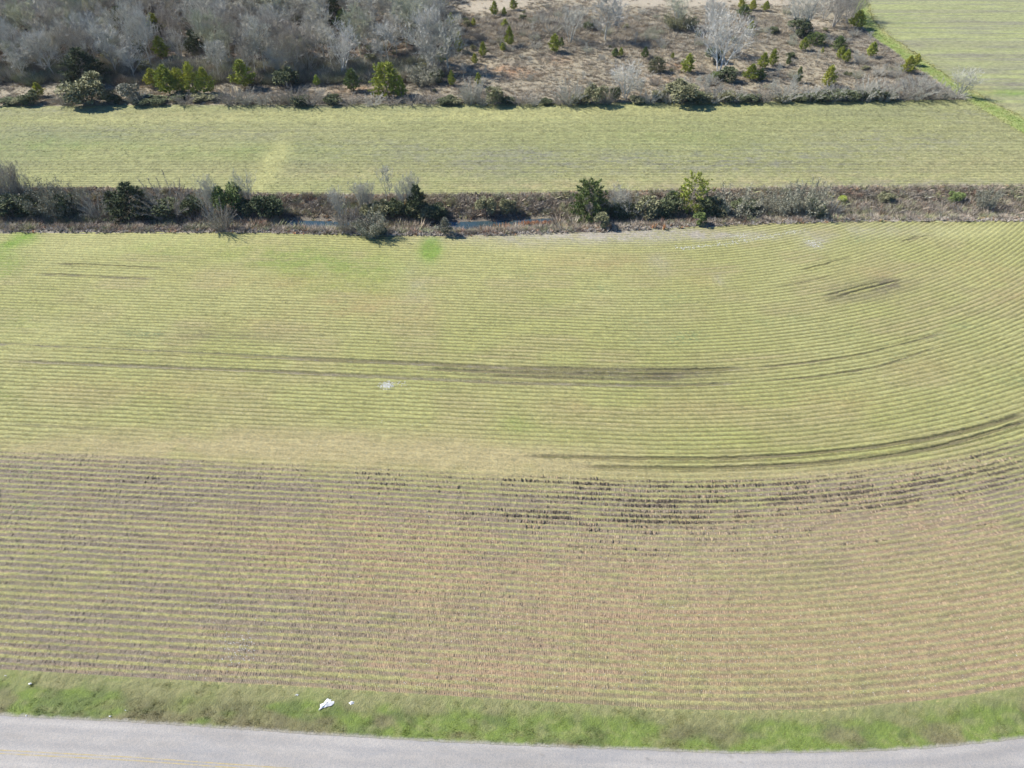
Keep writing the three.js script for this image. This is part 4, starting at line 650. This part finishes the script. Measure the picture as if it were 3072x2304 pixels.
{                                                                      // sown crop and weeds in the near field
  const r = rngOf(33), L = [];
  for (let i = 0; i < 230000; i++) {
    const t = 100 + (T_END - 100) * Math.sqrt(r()), ri = Math.round(t / ROW), tt = ri * ROW + 0.11 * (r() + r() + r() - 1.5) * 2, s = -165 + 330 * r(), [x, z] = fromRow(s, tt); if (-z > dS(x) || tt > T_END || !inView(x, z, 120)) continue;
    const g = vn(s * 0.6, ri * 3.1, 173); if (g < 0.25) continue; const [c, y] = fieldAt(x, z, s, tt); const h = 0.05 + 0.06 * r();
    if (tt > 178 && r() < 0.45) continue; L.push([x, y, z, h, 0.1 + 0.12 * r(), jit(c, r, 0.5)]);
  }
  scatter('crop_seedlings', tuftGeo(2, 5, 0.26, 1.9), L, 'short yellow-green crop standing in the curving rows', 'crop', 1.25);
}
{                                                                      // grass of scrub and wood floor
  const r = rngOf(35), L = [], L2 = [];
  for (let i = 0; i < 62000; i++) {
    const px = -60 + 2900 * r(), py = -30 + 350 * r() , [x, z] = ground0(px, py), d = -z; if (d < dU(x) + 0.4 || x > xB(d) - 3.2) continue;
    const o = blobSum(scrubBlobs, x, z, {}); if ((o.sand || 0) > 0.5 && r() < 0.85) continue; if (inForest(x, d) && r() < 0.6) continue;
    const c = groundColor(x, z), h = 0.15 + 0.4 * r() * vn(x * 0.3, z * 0.3, 175); L.push([x, groundY(x, z), z, h, h * 1.5 + 0.2, jit(c, r, 0.7)]);
    if (r() < 0.42 + 0.5 * (o.brush || 0) - 0.3 * (o.pale || 0)) { const H = 0.4 + 0.6 * r() + 1.0 * (o.brush || 0) * r(); L2.push([x, groundY(x, z) - 0.05, z, H, H * (1.3 + r()), jit(mixc(K.brush, r() < 0.1 ? K.litter : K.dry, 0.4 * r()), r, 0.7)]); }
  }
  const U = []; for (let i = 0; i < 2600; i++) { const x = -245 + 225 * r(), d = 236 + 110 * r(); if (!inForest(x, d - 5) || pxOf(x, 0, -d)[0] < -150) continue; const H = 1.1 + 2.4 * r() * r(); U.push([x, groundY(x, -d) - 0.1, -d, H, H * (1.1 + 0.6 * r()), jit(r() < 0.22 ? [0.16, 0.17, 0.1] : r() < 0.5 ? mixc(K.brush, K.litter, r()) : [0.2, 0.19, 0.16], r, 0.5)]); }
  for (let i = 0; i < 1500; i++) { const px = -60 + 1370 * r(), py = 196 + 62 * r() - 0.008 * px, [x, z] = ground0(px, py), H = 1.2 + 2.6 * r(); if (py > 246 && vn(x * 0.12, 3, 179) > 0.55) continue; U.push([x, groundY(x, z) - 0.1, z, H, H * (0.9 + 0.5 * r()), jit(r() < 0.3 ? [0.19, 0.2, 0.12] : r() < 0.4 ? K.brush : [0.25, 0.24, 0.195], r, 0.6)]); }
  scatter('undergrowth', moundGeo(14, 150, 0.035), U, 'grey-brown undergrowth filling the wood between the trunks', 'undergrowth', 1.35);
  scatter('dry_grass', tuftGeo(3, 11, 0.16, 1.5), L, 'straw coloured dead grass covering the scrub', 'grass', 1.6);
  scatter('low_brush', moundGeo(4, 60, 0.05), L2, 'low grey-brown brush covering the scrub', 'brush', 2.0);
}
{                                                                      // ditch banks
  const r = rngOf(37), L = [], L2 = [], L3 = [];
  for (let i = 0; i < 26000; i++) {
    const x = -175 + 350 * r(), a = dS(x), b = dN(x), u = r(), d = lerp(a - 0.4, b + 0.3, u), y = groundY(x, -d); if (!inView(x, -d, 150)) continue;
    const q = pxOf(x, 0, -d)[0], wet = y < WATER + 0.35, n = fbm(x * 0.09, d * 0.2, 181, 2);
    let c = mixc(K.brush, K.dry, sstep(0.35, 0.7, n) * 0.8); if (u < 0.1) c = mixc(c, K.pale, 0.6); else if (u > 0.9) c = mixc(c, K.dry, 0.5);
    if (r() < 0.05) c = K.broom; if (r() < 0.03) c = F.olive.color.toArray();
    const open = (q > 840 && q < 1062) || (q > 1280 && q < 1665); if (open && y < WATER + 0.04 && r() < 0.85) continue;
    const h = 0.3 + 0.5 * r(); L.push([x, y, -d, h, h * 1.3 + 0.2, jit(c, r, 0.6)]);
    if (r() < 0.36 && u > 0.06 && u < 0.95) { const H = (0.55 + 0.95 * r()) * (wet && !open ? 1.7 : 1) * (u > 0.35 && u < 0.6 && open ? 0.5 : 1); const cc = r() < 0.05 ? alb(142, 116, 100) : r() < 0.22 ? alb(132, 134, 100) : mixc(K.brush, K.mud, 0.6 * r()); L2.push([x, y - 0.08, -d, H, H * (1.2 + 0.9 * r()), jit(cc, r, 0.6)]); }
  }
  for (const [px, py, n, sx, sz] of [[1610, 676, 190, 5, 1.0], [1520, 682, 60, 5, 1], [1690, 684, 14, 1, 0.5], [1818, 686, 24, 1.2, 0.5], [1830, 684, 12, 0.5, 0.4], [1992, 688, 16, 0.5, 0.4], [1960, 684, 14, 0.9, 0.4], [2860, 600, 16, 2, 0.6], [1480, 690, 20, 4, 1]]) { const [x, y, z] = at(px, py); for (let i = 0; i < n; i++) { const X = x + sx * (r() + r() - 1), Z = z + sz * (r() + r() - 1), H = 0.9 + 0.7 * r(); L3.push([X, groundY(X, Z), Z, H, 0.5, jit(K.broom, r, 0.4)]); } }
  scatter('bank_grass', tuftGeo(5, 11, 0.16, 1.5), L, 'brown dead grass on the banks of the ditch', 'grass', 1.6);
  scatter('bank_brush', moundGeo(6, 70, 0.045), L2, 'grey-brown brambles and brush covering the ditch banks', 'brush', 2.3);
  scatter('broom_grass', tuftGeo(7, 12, 0.09, 0.5), L3, 'upright orange grass stalks along the ditch', 'grass', 1.6);
}
{                                                                      // green grass strip between the fields
  const r = rngOf(39), L = [];
  for (let i = 0; i < 9000; i++) { const d = 196 + 150 * r(), x = xB(d) + 7 * (r() + r() - 1); if (!inView(x, -d, 120)) continue; const h = 0.12 + 0.16 * r(); L.push([x, groundY(x, -d) - 0.12, -d, h + 0.08, h * 2 + 0.2, jit(groundColor(x, -d), r, 0.5)]); }
  scatter('strip_grass', tuftGeo(8, 9, 0.2, 1.6), L, 'bright green grass of the curved strip between the fields', 'grass');
}
{                                                                      // cotton lint blown over the near field
  const r = rngOf(41), blob = new THREE.IcosahedronGeometry(0.5, 1); { const p = blob.attributes.position; for (let i = 0; i < p.count; i++) { const f = 0.7 + 0.6 * vn(p.getX(i) * 5 + 9, p.getY(i) * 5 + p.getZ(i) * 7, 191); p.setXYZ(i, p.getX(i) * f, p.getY(i) * f * 0.6, p.getZ(i) * f); } blob.computeVertexNormals(); blob.setAttribute('color', new THREE.Float32BufferAttribute(new Float32Array(p.count * 3).fill(1), 3)); }
  const drop = (L, x, z, s) => { const [a, t] = toRow(x, z); const y = fieldAt(x, z, a, t)[1]; L.push([x, y + s * 0.12, z, s, s * (0.8 + 0.6 * r()), [0.55, 0.55, 0.54]]); };
  const P = []; { const [x, z] = ground0(1160, 1156); for (let i = 0; i < 200; i++) drop(P, x + 1.5 * (r() + r() - 1), z + 1.35 * (r() + r() - 1), 0.05 + 0.12 * r()); for (let i = 0; i < 30; i++) drop(P, x + 2.5 + 2 * (r() - 0.5), z - 0.4 + 1.2 * (r() - 0.5), 0.05 + 0.08 * r()); }
  scatter('cotton_heap', blob, P, 'white patch of spilled cotton lint lying across the rows', 'cotton lint');
  const Q = []; for (const [pts, n] of [[[[2035, 745], [2150, 735], [2250, 720], [2410, 690]], 420], [[[2190, 710], [2230, 706]], 60], [[[2425, 722], [2455, 740]], 120]]) for (let i = 0; i < n; i++) { const f = r() * (pts.length - 1), k = Math.min(pts.length - 2, Math.floor(f)), [x, z] = ground0(lerp(pts[k][0], pts[k + 1][0], f - k), lerp(pts[k][1], pts[k + 1][1], f - k)); drop(Q, x + 2 * (r() + r() - 1), z + 1.0 * (r() + r() - 1), 0.05 + 0.11 * r()); }
  scatter('cotton_streak', blob, Q, 'white streaks of cotton lint near the far edge of the near field', 'cotton lint');
  const R = []; for (let i = 0; i < 5200; i++) { const px = 3072 * r(), py = 720 + 1360 * Math.sqrt(r()), [x, z] = ground0(px, py); if (toRow(x, z)[1] > T_END - 0.3 || -z > dS(x)) continue; drop(R, x, z, 0.035 + 0.055 * r() * r()); } { const [x, z] = ground0(720, 1945); for (let i = 0; i < 120; i++) drop(R, x + 3 * (r() + r() - 1), z + 3 * (r() + r() - 1), 0.04 + 0.07 * r()); }
  scatter('cotton_flecks', blob, R, 'tiny white cotton flecks strewn over the near field', 'cotton lint');
}
{                                                                      // clods pressed up across the rows
  const r = rngOf(43), g = new THREE.IcosahedronGeometry(0.5, 0), p = g.attributes.position, L = []; for (let i = 0; i < p.count; i++) { const q = 0.75 + 0.5 * vn(p.getX(i) * 3 + 7, p.getY(i) * 3 + p.getZ(i) * 5 + 3, 211); p.setXYZ(i, p.getX(i) * q, p.getY(i) * q, p.getZ(i) * q); } g.computeVertexNormals(); g.setAttribute('color', new THREE.Float32BufferAttribute(new Float32Array(p.count * 3).fill(1), 3));
  for (let ri = Math.ceil(178 / ROW); ri < T_END / ROW - 0.6; ri++) {
    const t0 = (ri + 0.5) * ROW,  amp = 0.5 + 0.7 * h2(ri, 5, 213);
    for (let s = -100; s < 88; s += 0.17 + 0.11 * r()) {
      const t = t0 + 0.1 * (r() - 0.5), [x, z] = fromRow(s, t); if (!inView(x, z, 60)) continue; const o = blobSum(soilBlobs, x, z, {}), S = 0.35 + 0.6 * (o.s || 0) + 0.4 * (o.clod || 0) + 0.3 * (o.red || 0) + 0.25 * (o.tan || 0);
      if (r() > 0.5 * S * amp * (0.45 + 1.1 * vn(s * 0.35, ri * 7.7, 215))) continue;
      const [c, y] = fieldAt(x, z, s, t), turn = s < 0 ? TH : TH + s / RREF, k = 0.7 + 0.6 * r(), big = 1 + 0.5 * clamp(o.clod || 0);
      const bl = (o.clod || 0) * r() * (h2(ri, 9, 102) > 0.6 ? 1.15 : 0.35) > 0.42 ? mixc(c, K.wet, 0.75) : mixc(c, s > -40 && r() < 0.3 ? K.soilRed : K.soil, 0.5);
      L.push([x, y + 0.02, z, (0.06 + 0.08 * r()) * big, (0.1 + 0.08 * r()) * big, bl.map(v => v * k), turn + 0.5 * (r() - 0.5), (0.26 + 0.34 * r()) * big]);
    }
  }
  scatter('soil_clods', g, L, 'grey-brown clods of earth lying across the sown rows', 'soil', 1.3);
}
{                                                                      // crop of the upper field
  const r = rngOf(45), L = [];
  for (let i = 0; i < 40000; i++) { const x = -185 + 370 * r(), d = 158 + 68 * r(), ri = Math.round(d / ROW), dd = ri * ROW + 0.2 * (r() + r() - 1); if (dd < dN(x) + 0.3 || dd > dU(x) - 0.3 || x > xB(dd) - 4 || !inView(x, -dd, 90)) continue; const n = vn(x * 0.4, ri * 2.3, 217); if (n < 0.4) continue; const [c, y] = upperAt(x, -dd), h = 0.05 + 0.05 * r(); L.push([x, y, -dd, h, 0.3 + 0.3 * r(), jit(c, r, 0.6)]); }
  scatter('upper_crop', tuftGeo(9, 5, 0.26, 1.9), L, 'short pale green crop of the upper field', 'crop', 1.25);
}
// ---------------------------------------------------------------- litter on the verge
function crumpled(seed, a, b, h) {                                      // a torn sheet, folded and ragged at the rim
  const n = 16, m = 5, pos = [0, h * 0.7, 0], idx = []; for (let j = 1; j <= m; j++) for (let i = 0; i < n; i++) { const A = 6.2832 * i / n, q = j / m, rim = 0.32 + 0.5 * h2(i, seed, 201) * (0.4 + 0.6 * q) + (i % 7 === 2 ? 0.16 : 0), f = h2(i * 3 + j, seed, 203); pos.push(Math.cos(A) * q * rim * a * (1 + 0.25 * (h2(i, j + seed, 207) - 0.5)), h * (0.12 + (1 - q) * 0.6 + 0.55 * (f - 0.3) * (1 - 0.5 * q)), Math.sin(A) * q * rim * b); }
  for (let i = 0; i < n; i++) idx.push(0, 1 + (i + 1) % n, 1 + i); for (let j = 0; j < m - 1; j++) for (let i = 0; i < n; i++) { const k = 1 + j * n, i1 = (i + 1) % n; idx.push(k + i, k + i1, k + n + i1, k + i, k + n + i1, k + n + i); }
  return geoOf(pos, idx).toNonIndexed();
}
const plastic = new THREE.MeshStandardMaterial({ color: new THREE.Color().setRGB(0.7, 0.7, 0.71), roughness: 0.5, side: THREE.DoubleSide });
for (const [px, py, a, b, h, rot, label] of [[978, 2110, 1.45, 0.75, 0.36, 0.55, 'large crumpled white plastic sheet lying on the grass verge'], [1054, 2106, 0.6, 0.45, 0.25, 0.2, 'small white plastic bag right of the large white sheet'], [889, 2083, 0.62, 0.4, 0.22, 0, 'white plastic scrap where verge meets field, left of the sheet'], [919, 2074, 0.32, 0.25, 0.2, 0.4, 'tiny white scrap at the last row above the large sheet'], [906, 2081, 0.26, 0.2, 0.14, 0.9, 'tiny white scrap beside the white plastic scrap']]) {
  const [x, z] = ground0(px, py, 0.1), m = new THREE.Mesh(crumpled(px, a, b, h), plastic); m.name = numbered('plastic_litter'); m.position.set(x, -0.12, z); m.rotation.y = rot; m.castShadow = m.receiveShadow = true; tag(m, label, 'litter'); scene.add(m);
}
for (const [px, py, s] of [[90, 2050, 0.3], [330, 2148, 0.2], [376, 2130, 0.16], [78, 2146, 0.2], [16, 2026, 0.18]]) { const [x, z] = ground0(px, py, 0.1), m = new THREE.Mesh(crumpled(px, s, s * 0.7, 0.12), plastic); m.name = numbered('paper_scrap'); m.position.set(x, 0.02, z); m.castShadow = m.receiveShadow = true; tag(m, 'small scrap of white paper in the verge grass', 'litter', 'paper scraps in the verge'); scene.add(m); }
renderer.render(scene, camera);
